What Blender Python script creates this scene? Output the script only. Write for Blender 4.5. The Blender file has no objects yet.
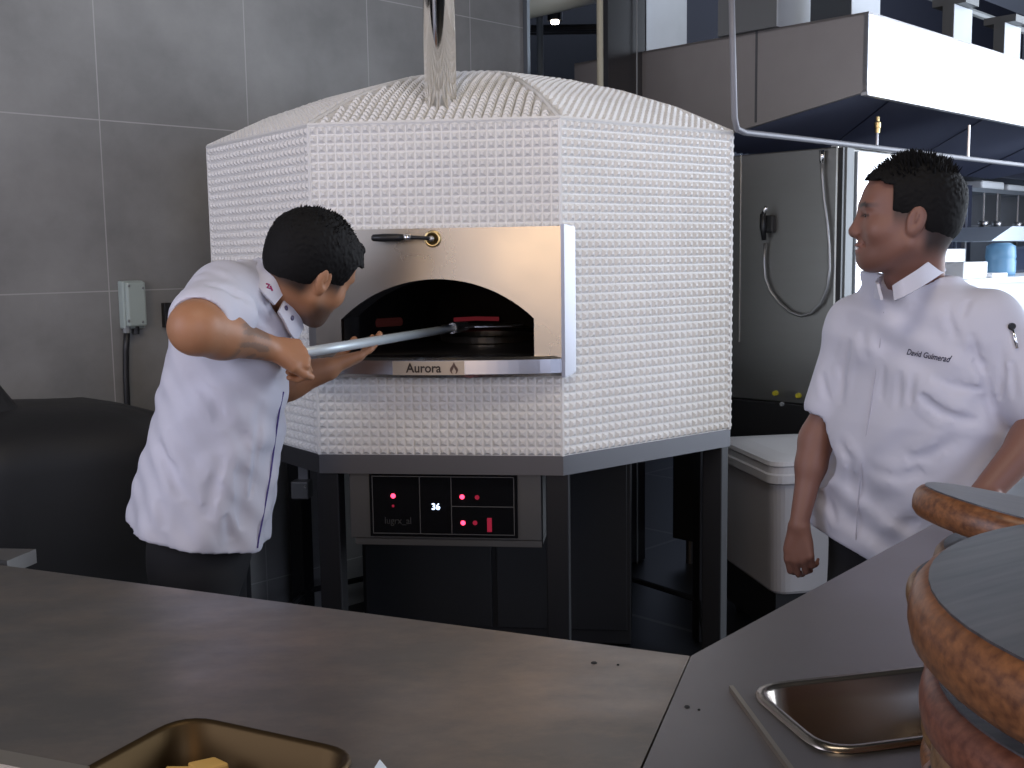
import bpy, bmesh, math, random
import numpy as np
from mathutils import Vector, Matrix

SC = bpy.context.scene
COL = SC.collection
random.seed(7)

# ------------------------------------------------------------ camera
F_PX, PITCH, ROLL, CZ = 1092.7, .11621, -.014414, 1.5
_cp, _sp = math.cos(PITCH), math.sin(PITCH)
_f = np.array([0, _cp, -_sp]); _u = np.array([0, _sp, _cp]); _r = np.array([1., 0, 0])
_c, _s = math.cos(ROLL), math.sin(ROLL)
CAM = np.array([_c*_r + _s*_u, -_s*_r + _c*_u, _f])
cd = bpy.data.cameras.new('camera'); cam = bpy.data.objects.new('camera', cd); COL.objects.link(cam)
cd.sensor_width = 36; cd.lens = 36*F_PX/1024; cd.clip_start = .05
m3 = Matrix([[CAM[0][i], CAM[1][i], -CAM[2][i]] for i in range(3)])
cam.matrix_world = Matrix.Translation((0, 0, CZ)) @ m3.to_4x4()
SC.camera = cam

# ------------------------------------------------------------ world, lights, exposure
SC.view_settings.view_transform = 'Standard'; SC.view_settings.look = 'None'
SC.view_settings.gamma = 1; SC.view_settings.use_curve_mapping = False
SC.view_settings.exposure = 0.0
w = bpy.data.worlds.new('world'); SC.world = w; w.use_nodes = True
w.node_tree.nodes['Background'].inputs[0].default_value = (.62, .72, 1, 1)
w.node_tree.nodes['Background'].inputs[1].default_value = .9

def area(name, loc, target, sx, sy, power, col):
    l = bpy.data.lights.new(name, 'AREA'); l.shape = 'RECTANGLE'; l.size = sx; l.size_y = sy
    l.energy = power; l.color = col
    o = bpy.data.objects.new(name, l); COL.objects.link(o); o.location = loc
    d = Vector(target) - Vector(loc); o.rotation_euler = d.to_track_quat('-Z', 'Y').to_euler()
    return o
area('window_daylight', (5.3, 4.6, 2.1), (0, 4.0, 1.7), 5.2, 2.8, 300, (.80, .88, 1))
area('shopfront_daylight', (2.6, -3.4, 2.4), (-.6, 3, 1.5), 2.2, 3.6, 75, (.68, .75, 1))
area('warm_wall_stand_in', (-1.0, -3.3, 2.6), (-.3, 3.2, 1.8), 1.3, 2.8, 48, (1, .68, .38))  # area light standing in for a warm-lit wall behind the camera
area('left_fill', (-3.2, .5, 2.3), (-.5, 3.1, 1.4), 1.8, 1.8, 42, (.80, .82, 1))  # added fill from the unseen left, brightening the oven's side and the left man
area('ceiling_lamp', (.3, 1.0, 3.9), (.2, 3.0, 1.2), 1.8, .6, 24, (1, .88, .72))

# ------------------------------------------------------------ photo rays onto known planes of the place
AZ = .79
U = np.array([math.cos(AZ), math.sin(AZ), 0]); N = np.array([-math.sin(AZ), math.cos(AZ), 0])
O = np.array([0, 0, CZ])
def ray(x, y): return CAM.T @ np.array([(x-512)/F_PX, -(y-384)/F_PX, 1.])
def atz(x, y, z): d = ray(x, y); return O + d*(z-CZ)/d[2]
def aty(x, y, Y): d = ray(x, y); return O + d*Y/d[1]
def plane(x, y, P0, n): d = ray(x, y); P0 = np.array(P0, float); return O + d*((P0-O) @ n)/(d @ n)
def UN(a, b, z=0): return U*a + N*b + np.array([0, 0, z])

# ------------------------------------------------------------ mesh helpers
class MB:
    def __init__(s): s.v = []; s.f = []
    def add(s, vs, fs):
        o = len(s.v); s.v += [tuple(map(float, p)) for p in vs]; s.f += [tuple(i+o for i in f) for f in fs]; return s
    def box(s, c, e, ax=None):
        c = np.array(c, float); ax = np.eye(3) if ax is None else np.array(ax)
        vs = [c + sx*e[0]/2*ax[0] + sy*e[1]/2*ax[1] + sz*e[2]/2*ax[2] for sx in (-1, 1) for sy in (-1, 1) for sz in (-1, 1)]
        return s.add(vs, [(0, 1, 3, 2), (4, 6, 7, 5), (0, 4, 5, 1), (2, 3, 7, 6), (0, 2, 6, 4), (1, 5, 7, 3)])
    def prism(s, pts, z0, z1):
        n = len(pts); vs = [(*p[:2], z0) for p in pts] + [(*p[:2], z1) for p in pts]
        return s.add(vs, [tuple(range(n))[::-1], tuple(range(n, 2*n))] + [(i, (i+1) % n, n+(i+1) % n, n+i) for i in range(n)])
    def extr(s, pts, d):
        pts = [np.array(p, float) for p in pts]; d = np.array(d, float); n = len(pts)
        vs = pts + [p+d for p in pts]
        return s.add(vs, [tuple(range(n))[::-1], tuple(range(n, 2*n))] + [(i, (i+1) % n, n+(i+1) % n, n+i) for i in range(n)])
    def tube(s, pts, r, seg=12, cap=True):
        pts = [np.array(p, float) for p in pts]; n = len(pts)
        rs = r if hasattr(r, '__len__') else [r]*n
        t0 = pts[1]-pts[0]; t0 /= np.linalg.norm(t0)
        a = np.cross(t0, [0, 0, 1.]);
        if np.linalg.norm(a) < .05: a = np.cross(t0, [1., 0, 0])
        a /= np.linalg.norm(a); vs = []
        for i, p in enumerate(pts):
            t = pts[min(i+1, n-1)] - pts[max(i-1, 0)]; t = t/np.linalg.norm(t)
            a = a - t*(a @ t); a /= np.linalg.norm(a); b = np.cross(t, a)
            for k in range(seg):
                q = 2*math.pi*k/seg; vs.append(p + rs[i]*(math.cos(q)*a + math.sin(q)*b))
        fs = [(i*seg+k, i*seg+(k+1) % seg, (i+1)*seg+(k+1) % seg, (i+1)*seg+k) for i in range(n-1) for k in range(seg)]
        if cap: fs += [tuple(range(seg))[::-1], tuple(range((n-1)*seg, n*seg))]
        return s.add(vs, fs)
    def rev(s, c, prof, axis=(0, 0, 1), seg=24):
        axis = np.array(axis, float)/np.linalg.norm(axis); a = np.cross(axis, [0, 0, 1.])
        if np.linalg.norm(a) < .05: a = np.array([1., 0, 0])
        a /= np.linalg.norm(a); b = np.cross(axis, a); c = np.array(c, float)
        vs = [c + h*axis + r*(math.cos(2*math.pi*k/seg)*a + math.sin(2*math.pi*k/seg)*b) for r, h in prof for k in range(seg)]
        n = len(prof)
        fs = [(i*seg+k, i*seg+(k+1) % seg, (i+1)*seg+(k+1) % seg, (i+1)*seg+k) for i in range(n-1) for k in range(seg)]
        fs += [tuple(range(seg))[::-1], tuple(range((n-1)*seg, n*seg))]
        return s.add(vs, fs)

WM = {}
def pm(o): return WM.get(o.name, Matrix.Identity(4)) if o else Matrix.Identity(4)
def put(name, me, m, parent=None, smooth=False, bevel=0, normals=True, origin=None):
    if normals:
        bm = bmesh.new(); bm.from_mesh(me); bmesh.ops.recalc_face_normals(bm, faces=bm.faces); bm.to_mesh(me); bm.free()
    if smooth: me.polygons.foreach_set('use_smooth', [True]*len(me.polygons))
    if m: me.materials.append(m)
    o = bpy.data.objects.new(name, me); COL.objects.link(o)
    if parent:
        W = pm(parent); me.transform(W.inverted()); o.parent = parent; WM[o.name] = W
    elif origin is not None:
        W = Matrix.Translation(Vector([float(q) for q in origin])); me.transform(W.inverted()); o.matrix_world = W; WM[o.name] = W
    if bevel:
        b = o.modifiers.new('bevel', 'BEVEL'); b.width = bevel; b.segments = 2; b.limit_method = 'ANGLE'; b.angle_limit = .6
    return o
def obj(name, mb, m, parent=None, **k):
    me = bpy.data.meshes.new(name); me.from_pydata(mb.v, [], mb.f); me.update()
    return put(name, me, m, parent, **k)
def tag(o, label=None, cat=None, group=None, kind=None):
    if label: o['label'] = label
    if cat: o['category'] = cat
    if group: o['group'] = group
    if kind: o['kind'] = kind
    return o
def thing(name, label, cat, loc, group=None, rz=0):
    o = bpy.data.objects.new(name, None); COL.objects.link(o); o.empty_display_size = .1
    W = Matrix.Translation(Vector([float(q) for q in loc])) @ Matrix.Rotation(rz, 4, 'Z'); o.matrix_world = W; WM[o.name] = W
    return tag(o, label, cat, group)
def fix(s): return np.array(s, float)

# ------------------------------------------------------------ materials
def mat(name, col, rough=.5, metal=0, spec=.5, noise=0, nscale=8, ncol=None, bump=0, bscale=60, rnoise=0, aniso=0, emit=None, estr=0, stretch=None, coat=0, obj_coord=True):
    m = bpy.data.materials.new(name); m.use_nodes = True; nt = m.node_tree; L = nt.links
    b = nt.nodes['Principled BSDF']; b.inputs['Base Color'].default_value = (*col, 1)
    b.inputs['Roughness'].default_value = rough; b.inputs['Metallic'].default_value = metal
    b.inputs['Specular IOR Level'].default_value = spec
    if coat: b.inputs['Coat Weight'].default_value = coat; b.inputs['Coat Roughness'].default_value = .15
    tc = nt.nodes.new('ShaderNodeTexCoord'); vec = tc.outputs['Object']
    if stretch:
        mp = nt.nodes.new('ShaderNodeMapping'); mp.inputs['Scale'].default_value = stretch; L.new(vec, mp.inputs[0]); vec = mp.outputs[0]
    if noise or rnoise:
        n = nt.nodes.new('ShaderNodeTexNoise'); n.inputs['Scale'].default_value = nscale; n.inputs['Detail'].default_value = 6; L.new(vec, n.inputs['Vector'])
        if noise:
            cr = nt.nodes.new('ShaderNodeValToRGB'); cr.color_ramp.elements[0].position = .3; cr.color_ramp.elements[1].position = .7
            c2 = ncol or tuple(min(1, c*(1+noise)) for c in col); c1 = col if ncol else tuple(c*(1-noise) for c in col)
            cr.color_ramp.elements[0].color = (*c1, 1); cr.color_ramp.elements[1].color = (*c2, 1)
            L.new(n.outputs['Fac'], cr.inputs[0]); L.new(cr.outputs[0], b.inputs['Base Color'])
        if rnoise:
            mr = nt.nodes.new('ShaderNodeMapRange'); mr.inputs[1].default_value = .3; mr.inputs[2].default_value = .7
            mr.inputs[3].default_value = max(.02, rough-rnoise); mr.inputs[4].default_value = min(1, rough+rnoise)
            L.new(n.outputs['Fac'], mr.inputs[0]); L.new(mr.outputs[0], b.inputs['Roughness'])
    if bump:
        n2 = nt.nodes.new('ShaderNodeTexNoise'); n2.inputs['Scale'].default_value = bscale; n2.inputs['Detail'].default_value = 4; L.new(vec, n2.inputs['Vector'])
        bp = nt.nodes.new('ShaderNodeBump'); bp.inputs['Strength'].default_value = bump; bp.inputs['Distance'].default_value = .005
        L.new(n2.outputs['Fac'], bp.inputs['Height']); L.new(bp.outputs[0], b.inputs['Normal'])
    if emit:
        b.inputs['Emission Color'].default_value = (*emit, 1); b.inputs['Emission Strength'].default_value = estr
    return m
STEEL = mat('brushed_steel', (.56, .55, .54), .34, 1, rnoise=.06, nscale=3, stretch=(1, 1, 14))
STEEL_DARK = mat('dark_steel', (.12, .12, .125), .45, .8)
CHROME = mat('polished_steel', (.90, .89, .87), .09, 1)
DOORSTEEL = mat('oven_door_steel', (.44, .40, .34), .27, 1, rnoise=.05, nscale=4)
TILE_W = mat('white_stud_tile', (.80, .785, .755), .35, 0, .5, noise=.03, nscale=5)
BLACK = mat('black_plastic', (.012, .012, .013), .4)
BLACKM = mat('matt_black', (.012, .012, .013), .8)
GLOSSBLK = mat('black_glass', (.006, .006, .007), .12)
DARKWALL = mat('dark_cladding', (.010, .0105, .012), .6, noise=.15)
CEILM = mat('black_ceiling', (.008, .008, .009), .9)
WHITEP = mat('white_panel', (.52, .55, .58), .5, noise=.04)
GREYP = mat('grey_panel', (.20, .21, .21), .5, noise=.06)
FILTER = mat('greasy_baffle', (.03, .036, .07), .5, .2)
CAVITY = mat('sooty_firebrick', (.018, .016, .015), .9, noise=.3)
REDLED = mat('red_led', (.3, 0, .01), .4, emit=(1, .04, .10), estr=5)
DIMLED = mat('dim_red_led', (.12, 0, .01), .4, emit=(1, .04, .12), estr=.22)
BLUELED = mat('blue_white_digits', (.2, .3, .5), .4, emit=(.6, .75, 1), estr=3)
BRASS = mat('brass', (.75, .58, .28), .28, 1)

# ------------------------------------------------------------ setting
def struct(o): return tag(o, kind='structure')
# floor: dark glazed tile with thin grey joints along the kitchen's axes
fm = mat('floor_tile', (.008, .008, .009), .42); nt = fm.node_tree; L = nt.links
br = nt.nodes.new('ShaderNodeTexBrick'); tc = nt.nodes.new('ShaderNodeTexCoord'); mp = nt.nodes.new('ShaderNodeMapping')
jl = plane(520, 590, (0, 0, 0), np.array([0, 0, 1.]))
mp.inputs['Rotation'].default_value = (0, 0, -AZ); mp.inputs['Location'].default_value = (.1, -float(jl @ N) - .003, 0)
L.new(tc.outputs['Object'], mp.inputs[0]); L.new(mp.outputs[0], br.inputs['Vector'])
br.offset = 0; br.inputs['Scale'].default_value = 1; br.inputs['Brick Width'].default_value = 1.2; br.inputs['Row Height'].default_value = 1.2
br.inputs['Mortar Size'].default_value = .012; br.inputs['Color1'].default_value = (.008, .008, .009, 1); br.inputs['Color2'].default_value = (.009, .009, .010, 1)
br.inputs['Mortar'].default_value = (.075, .072, .07, 1); L.new(br.outputs[0], nt.nodes['Principled BSDF'].inputs['Base Color'])
struct(obj('floor', MB().box((0, 2.5, -.05), (18, 16, .1)), fm))
# tiled wall along U
wm = mat('concrete_look_tile', (.155, .155, .15), .55); nt = wm.node_tree; L = nt.links
br = nt.nodes.new('ShaderNodeTexBrick'); tc = nt.nodes.new('ShaderNodeTexCoord'); mp = nt.nodes.new('ShaderNodeMapping')
WOFF = 3.76
g1 = plane(93, 0, N*WOFF, N) @ U; gz = plane(3, 111.7, N*WOFF, N)[2]; TS = float(gz - plane(0, 294.4, N*WOFF, N)[2])
L.new(tc.outputs['Object'], mp.inputs[0]); L.new(mp.outputs[0], br.inputs['Vector'])
mp.inputs['Location'].default_value = (-float(g1)+.0015, -float(gz)+.0015, 0)
br.offset = 0; br.inputs['Scale'].default_value = 1; br.inputs['Brick Width'].default_value = TS; br.inputs['Row Height'].default_value = TS; br.inputs['Mortar Size'].default_value = .0022
n1 = nt.nodes.new('ShaderNodeTexNoise'); n1.inputs['Scale'].default_value = 2.3; n1.inputs['Detail'].default_value = 8; n1.inputs['Roughness'].default_value = .62
L.new(tc.outputs['Object'], n1.inputs['Vector'])
cr = nt.nodes.new('ShaderNodeValToRGB'); cr.color_ramp.elements[0].position = .32; cr.color_ramp.elements[1].position = .7
cr.color_ramp.elements[0].color = (.19, .188, .18, 1); cr.color_ramp.elements[1].color = (.29, .287, .275, 1)
L.new(n1.outputs['Fac'], cr.inputs[0]); L.new(cr.outputs[0], br.inputs['Color1']); L.new(cr.outputs[0], br.inputs['Color2'])
br.inputs['Mortar'].default_value = (.40, .39, .38, 1); L.new(br.outputs[0], nt.nodes['Principled BSDF'].inputs['Base Color'])
WEND = plane(523, 20, N*WOFF, N) @ U
wl = MB(); wl.box((0, 0, 0), (float(WEND)+3, 4.5, .14))      # local frame: x along wall, y up, z out
o = obj('wall_left', wl, wm); o.data.transform(Matrix.Translation(((float(WEND)-3)/2, 2.25, .07)))
o.matrix_world = Matrix([[U[0], 0, N[0], N[0]*WOFF], [U[1], 0, N[1], N[1]*WOFF], [0, 1, 0, 0], [0, 0, 0, 1]]); struct(o)
ax = [U, N, [0, 0, 1]]
struct(obj('trim_1', MB().box(UN(WEND+.012, WOFF+.06, 2.25), (.02, .17, 4.5), ax), mat('corner_trim', (.22, .24, .26), .4, .7)))
struct(obj('ceiling', MB().box((0, 2.5, 4.55), (18, 16, .1)), CEILM))
# back of the kitchen and far walls
struct(obj('wall_back', MB().box(UN(5, 8.6, 2.25), (20, .1, 4.5), ax), DARKWALL))
struct(obj('wall_far', MB().box(UN(11.5, 3.6, 2.25), (.1, 10, 4.5), ax), mat('pale_far_wall', (.25, .27, .29), .6)))
# wall with the big windows, to the right of the camera
wr = MB(); wr.box((5.1, 0.4, 2.25), (.12, 3.4, 4.5)); wr.box((5.1, 4.6, .33), (.12, 5.2, .66)); wr.box((5.1, 4.6, 4.02), (.12, 5.2, .96)); wr.box((5.1, 7.6, 2.25), (.12, .8, 4.5))
struct(obj('wall_right', wr, mat('plaster', (.3, .29, .28), .8, noise=.04)))
wf = MB()
for yy in (2.0, 3.3, 4.6, 5.9, 7.2): wf.box((5.1, yy, 2.1), (.07, .05, 2.88))
for zz in (.68, 3.52): wf.box((5.1, 4.6, zz), (.07, 5.2, .05))
struct(obj('window_1', wf, BLACK))
# ------------------------------------------------------------ pizza oven
OC = np.array([-.1053, 3.896, 0]); OYAW = -.1222; SIDE = .70; ZB, ZT = .943, 1.868
RO = SIDE/2/math.sin(math.pi/8)
def ov(k, r=RO):
    a = OYAW - math.pi/2 - math.pi/8 + (k-1)*math.pi/4
    return OC + r*np.array([math.cos(a), math.sin(a), 0])
oven = thing('pizza_oven', 'octagonal white studded-tile pizza oven on steel legs with a chimney pipe', 'pizza oven', OC, rz=OYAW)
v1 = ov(1); v2 = ov(2); fd = (v2-v1)/SIDE; fn = np.array([fd[1], -fd[0], 0])     # front face: along fd, out fn
def fp(a, z, off=0): return v1 + fd*a + fn*off + np.array([0, 0, z])
def arch(n=24, x0=.085, x1=.627, zb=1.225, zs=1.331, zp=1.441):
    pts = [(x0, zb)]; w2 = (x1-x0)/2; h = zp-zs; R = (w2*w2+h*h)/2/h; cx = (x0+x1)/2; cz = zp-R; a0 = math.asin(w2/R)
    for i in range(n+1):
        a = a0 - 2*a0*i/n; pts.append((cx-R*math.sin(a), cz+R*math.cos(a)))
    return pts + [(x1, zb)]
CELL = SIDE/28
def studs(mb, p0, du, dv, nu, nv, up, h=.0085, keep=None):
    # grid of square pyramids between p0 and p0+du*nu.. ; skip cells where keep() is false
    vs = []; fs = []
    for i in range(nu):
        for j in range(nv):
            if keep and not keep(i+.5, j+.5): continue
            q = p0 + du*i + dv*j; o = len(vs); g = .06
            a, b, c_, d = q+du*g+dv*g, q+du*(1-g)+dv*g, q+du*(1-g)+dv*(1-g), q+du*g+dv*(1-g)
            t = .36
            vs += [q, q+du, q+du+dv, q+dv, a, b, c_, d]
            vs += [q+du*t+dv*t+up*h, q+du*(1-t)+dv*t+up*h, q+du*(1-t)+dv*(1-t)+up*h, q+du*t+dv*(1-t)+up*h]
            fs += [(o, o+1, o+5, o+4), (o+1, o+2, o+6, o+5), (o+2, o+3, o+7, o+6), (o+3, o, o+4, o+7)]
            fs += [(o+4, o+5, o+9, o+8), (o+5, o+6, o+10, o+9), (o+6, o+7, o+11, o+10), (o+7, o+4, o+8, o+11), (o+8, o+9, o+10, o+11)]
    mb.add(vs, fs)
zz = np.array([0, 0, 1.])
NV = 37; dv = zz*(ZT-ZB)/NV
body = MB()
for k in range(8):
    a, b = ov(k), ov(k+1); d = (b-a)/28; nrm = np.array([d[1], -d[0], 0])/np.linalg.norm(d)
    keep = None
    if k == 1: keep = lambda i, j: not (.06 < i*CELL < .65 and 1.215 < ZB+j*(ZT-ZB)/NV < 1.45)
    studs(body, a+zz*ZB, d, dv, 28, NV, nrm, keep=keep)
body.prism([ov(k, RO-.004) for k in range(8)], ZB-.001, ZB+.002)
obj('tiled_wall', body, TILE_W, oven, normals=False)
# domed octagonal roof: eight facets rising in five slopes
roof = MB(); prof = [(1.0, 0), (.8, .085), (.6, .15), (.4, .2), (.2, .235), (.02, .25)]
for k in range(8):
    a, b = ov(k)-OC, ov(k+1)-OC; dirn = (b-a)/SIDE
    cell = .0268
    for (f0, h0), (f1, h1) in zip(prof, prof[1:]):
        A0 = OC+a*f0+zz*(ZT+h0); B0 = OC+b*f0+zz*(ZT+h0); A1 = OC+a*f1+zz*(ZT+h1); B1 = OC+b*f1+zz*(ZT+h1)
        M0, M1 = (A0+B0)/2, (A1+B1)/2; sl = np.linalg.norm(M1-M0); nr = max(1, round(sl/cell)); dvv = (M1-M0)/nr
        nrm = np.cross(dirn, dvv); nrm /= np.linalg.norm(nrm)
        for r in range(nr):
            w0 = SIDE*(f0+(f1-f0)*r/nr); w1 = SIDE*(f0+(f1-f0)*(r+1)/nr); P = M0+dvv*r; Q = M0+dvv*(r+1)
            # base strip
            roof.add([P-dirn*w0/2, P+dirn*w0/2, Q+dirn*w1/2, Q-dirn*w1/2], [(0, 1, 2, 3)])
            half = int((w1/2)/cell-.0)
            if half > 0: studs(roof, P-dirn*cell*half, dirn*cell, dvv, 2*half, 1, nrm, .0125)
obj('tiled_roof', roof, TILE_W, oven, normals=False)
# hip ridges
rd = MB()
for k in range(8):
    a = ov(k)-OC; rd.tube([OC+a*f+zz*(ZT+h+.004) for f, h in prof], .007, 6)
for k in range(8): rd.tube([ov(k)+zz*ZB, ov(k)+zz*(ZT+.003)], .006, 6)
rd.tube([ov(k % 8)+zz*(ZT+.002) for k in range(9)], .007, 6)
obj('edge_trim', rd, TILE_W, oven)
# flue
pb = aty(441, 112, 3.19); PX, PY = pb[0], pb[1]
obj('chimney_pipe', MB().rev((PX, PY, 1.86), [(.0455, 0), (.0455, 2.63)], seg=40), CHROME, oven, smooth=False).data.polygons.foreach_set('use_smooth', [True]*40+[False]*2)
cc = MB()
for k in range(14):
    q = k/14*2*math.pi; r = .056+.006*(k % 2); cc.box((PX+r*math.cos(q), PY+r*math.sin(q), 1.905+.018*math.sin(q)), (.014, .014, .012))
obj('pipe_cutout', cc, BLACKM, oven)
# steel base band, legs, rails
bd = MB(); outer = [ov(k, RO+.004) for k in range(8)]; inner = [ov(k, RO-.05) for k in range(8)]
for k in range(8):
    a, b, c_, d = outer[k], outer[(k+1) % 8], inner[(k+1) % 8], inner[k]
    bd.prism([a, b, c_, d], ZB-.055, ZB)
bd.prism([ov(k, RO-.04) for k in range(8)], ZB-.006, ZB-.001)
LEGM = mat('black_leg_steel', (.016, .016, .018), .5, .4); BANDM = mat('band_steel', (.16, .16, .17), .45, .9)
obj('base_band', bd, BANDM, oven)
for k in range(8):
    q = ov(k, RO-.045); rr = (q-OC)/np.linalg.norm(q-OC); tt = np.array([-rr[1], rr[0], 0])
    if k in (1, 2): rr, tt = -fn, fd
    obj('leg', MB().box(q+zz*(ZB-.055)/2, (.065, .065, ZB-.055), [tt, rr, zz]), LEGM, oven, bevel=.004)
lr = MB()
for k in range(8):
    if k in (1,): continue
    a, b = ov(k, RO-.06), ov(k+1, RO-.06); lr.tube([a+zz*.16, b+zz*.16], .012, 8)
obj('lower_rail', lr, LEGM, oven)
# door surround with arched mouth
pts = arch(); inn = [(.027, 1.224), ] 
outer2 = [(.0, 1.578), (.70, 1.578), (.70, 1.224), (.0, 1.224)]
door = MB()
def ring_panel(mb, o0, o1, off0, off1):
    # outline polygon with arch notch cut from the bottom
    poly = [(o0[0], o0[1]), (o0[0], o1[1]), (o1[0], o1[1]), (o1[0], o0[1])] + arch()[::-1]
    mb.extr([fp(a, z, off0) for a, z in poly], fn*(off1-off0))
bm = bmesh.new()
poly = [(.012, 1.224), (.012, 1.58), (.702, 1.58), (.702, 1.224)] + arch()[::-1]
vs = [bm.verts.new(tuple(fp(a, z, .034))) for a, z in poly]
f = bm.faces.new(vs); r = bmesh.ops.extrude_face_region(bm, geom=[f]); bmesh.ops.translate(bm, vec=tuple(-fn*.03), verts=[g for g in r['geom'] if isinstance(g, bmesh.types.BMVert)])
bmesh.ops.triangulate(bm, faces=[q for q in bm.faces if len(q.verts) > 4])
me = bpy.data.meshes.new('front_panel'); bm.to_mesh(me); bm.free()
put('front_panel', me, DOORSTEEL, oven)
SFL = mat('satin_steel', (.42, .42, .45), .4, 1)
fr = MB()
fr.extr([fp(.702, 1.168, .034), fp(.702, 1.585, .034), fp(.712, 1.585, .036), fp(.712, 1.168, .036)], -fn*.03)
fr.add([fp(.712, 1.168, .036), fp(.712, 1.585, .036), fp(.740, 1.578, .006), fp(.740, 1.180, .006), fp(.712, 1.168, -.01), fp(.712, 1.585, -.01)], [(0, 3, 2, 1), (1, 2, 5), (0, 4, 3), (3, 4, 5, 2)])
obj('side_flange', fr, SFL, oven)
fl = MB()
fl.add([fp(.012, 1.168, .034), fp(.012, 1.585, .034), fp(-.018, 1.578, .004), fp(-.018, 1.180, .004), fp(.012, 1.168, -.01), fp(.012, 1.585, -.01)], [(0, 3, 2, 1), (1, 2, 5), (0, 4, 3), (3, 4, 5, 2)])
obj('side_flange', fl, SFL, oven)
# ledge: shallow bowed shelf with rounded lower edge
lg = MB(); n = 24; rows = []
for i in range(n+1):
    t = i/n; a = .012+.69*t; bow = .036+.05*math.sin(math.pi*t)**.7
    prof_ = [(-.02, 1.228), (bow-.01, 1.228), (bow, 1.220), (bow+.001, 1.182), (bow-.010, 1.172), (-.02, 1.170)]
    rows += [fp(a, z, of) for of, z in prof_]
fs = [(i*6+k, i*6+(k+1) % 6, (i+1)*6+(k+1) % 6, (i+1)*6+k) for i in range(n) for k in range(6)] + [tuple(range(6)), tuple(range(n*6, n*6+6))]
lg.add(rows, fs); ledge = obj('ledge', lg, mat('ledge_steel', (.42, .41, .42), .24, 1), oven)
# logo plate on the ledge
def front_frame(a, z, off): return Matrix(((fd[0], 0, fn[0], float(fp(a, z, off)[0])), (fd[1], 0, fn[1], float(fp(a, z, off)[1])), (0, 1, 0, z), (0, 0, 0, 1)))
def text_mesh(name, body, size, M, m, parent, shear=0, ext=.0006, sx=1, bold=0, align='CENTER'):
    cu = bpy.data.curves.new(name, 'FONT'); cu.body = body; cu.size = size; cu.extrude = ext; cu.shear = shear; cu.align_x = align; cu.align_y = 'CENTER'; cu.offset = bold
    to = bpy.data.objects.new('tmp', cu); COL.objects.link(to); dg = bpy.context.evaluated_depsgraph_get(); dg.update()
    me = bpy.data.meshes.new_from_object(to.evaluated_get(dg)); bpy.data.objects.remove(to)
    me.materials.clear(); me.transform(M @ Matrix.Diagonal((sx, 1, 1, 1)))
    return put(name, me, m, parent, normals=False)
def bow(a): return .036+.05*math.sin(math.pi*min(1, max(0, (a-.012)/.69)))**.7
PLATE = mat('logo_plate', (.42, .36, .29), .4, .5)
pl = MB(); pr = []
for i in range(9):
    a = .240+.20*i/8; pr += [fp(a, 1.219, bow(a)+.0015), fp(a, 1.181, bow(a)+.0025)]
pl.add(pr, [(2*i, 2*i+1, 2*i+3, 2*i+2) for i in range(8)])
obj('logo_plate', pl, PLATE, ledge)
INK = mat('logo_ink', (.03, .02, .015), .6)
text_mesh('lettering', 'Aurora', .036, front_frame(.328, 1.1995, bow(.328)+.004), INK, ledge, sx=.92, bold=.0006)
flm = MB(); fo = [(0, .017), (.005, .007), (.010, .001), (.0115, -.006), (.008, -.013), (.0035, -.0155), (.006, -.008), (.002, -.001), (0, .004), (-.003, -.003), (-.006, -.008), (-.0035, -.0155), (-.008, -.013), (-.0115, -.006), (-.010, .001), (-.005, .007)]
flm.extr([fp(.412+x, 1.1995+z, bow(.41)+.0035) for x, z in fo], fn*.0008)
obj('flame_emblem', flm, mat('emblem_ink', (.12, .07, .055), .6), ledge)
# handle and bolt
hd = MB(); hd.rev(fp(.190, 1.5555, .075), [(.006, 0), (.0095, .004), (.011, .03), (.0105, .07), (.008, .088)], axis=fd, seg=16)
h = obj('door_handle', hd, BLACK, oven, smooth=True)
obj('ferrule', MB().rev(fp(.278, 1.5555, .075), [(.0075, 0), (.0075, .019)], axis=fd, seg=16), CHROME, h, smooth=True)
obj('stem', MB().tube([fp(.295, 1.5555, .075), fp(.325, 1.554, .072), fp(.347, 1.552, .06), fp(.351, 1.551, .03)], .0055, 10), BLACK, h, smooth=True)
obj('mount_ring', MB().rev(fp(.351, 1.551, .034), [(.013, .004), (.0145, .008), (.021, .010), (.0235, .006), (.0235, 0), (.013, 0)], axis=fn, seg=28), BRASS, h, smooth=True)
obj('bolt', MB().rev(fp(.351, 1.551, .05), [(.008, 0), (.008, .010), (.005, .014)], axis=fn, seg=16), STEEL, h, smooth=True)
# cavity: jambs following the arch, low dome, hearth
cv = MB(); ar = arch(); na = len(ar)
lay = [(.033, 1.0, 0), (-.16, 1.0, 0), (-.2, 1.35, .03), (-.5, 1.5, .12), (-.95, 1.5, .12), (-1.25, .9, 0)]
acx = .356
rows = []
for of, sx, dz in lay: rows += [fp(acx+(a-acx)*sx, z+(dz if z > 1.23 else 0), of) for a, z in ar]
fs = [(i*na+k, i*na+k+1, (i+1)*na+k+1, (i+1)*na+k) for i in range(len(lay)-1) for k in range(na-1)]
fs += [tuple((len(lay)-1)*na+k for k in range(na))]
cv.add(rows, fs); obj('oven_chamber', cv, CAVITY, oven, normals=False)
hs = MB(); hs.extr([fp(.07, 1.225, .0), fp(.64, 1.225, .0), fp(.64, 1.225, -.17), fp(.80, 1.225, -.3), fp(.80, 1.225, -1.2), fp(-.1, 1.225, -1.2), fp(-.1, 1.225, -.3), fp(.07, 1.225, -.17)], (0, 0, -.012))
obj('hearth_stone', hs, mat('hearth_stone', (.03, .027, .025), .35, noise=.3), oven)
gl = MB(); gl.tube([fp(.20, 1.262, -1.13), fp(.28, 1.264, -1.16), fp(.37, 1.262, -1.16)], .008, 8)
obj('heating_element', gl, mat('glowing_element', (.1, .01, .01), .5, emit=(1, .10, .14), estr=.07), oven)
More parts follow.
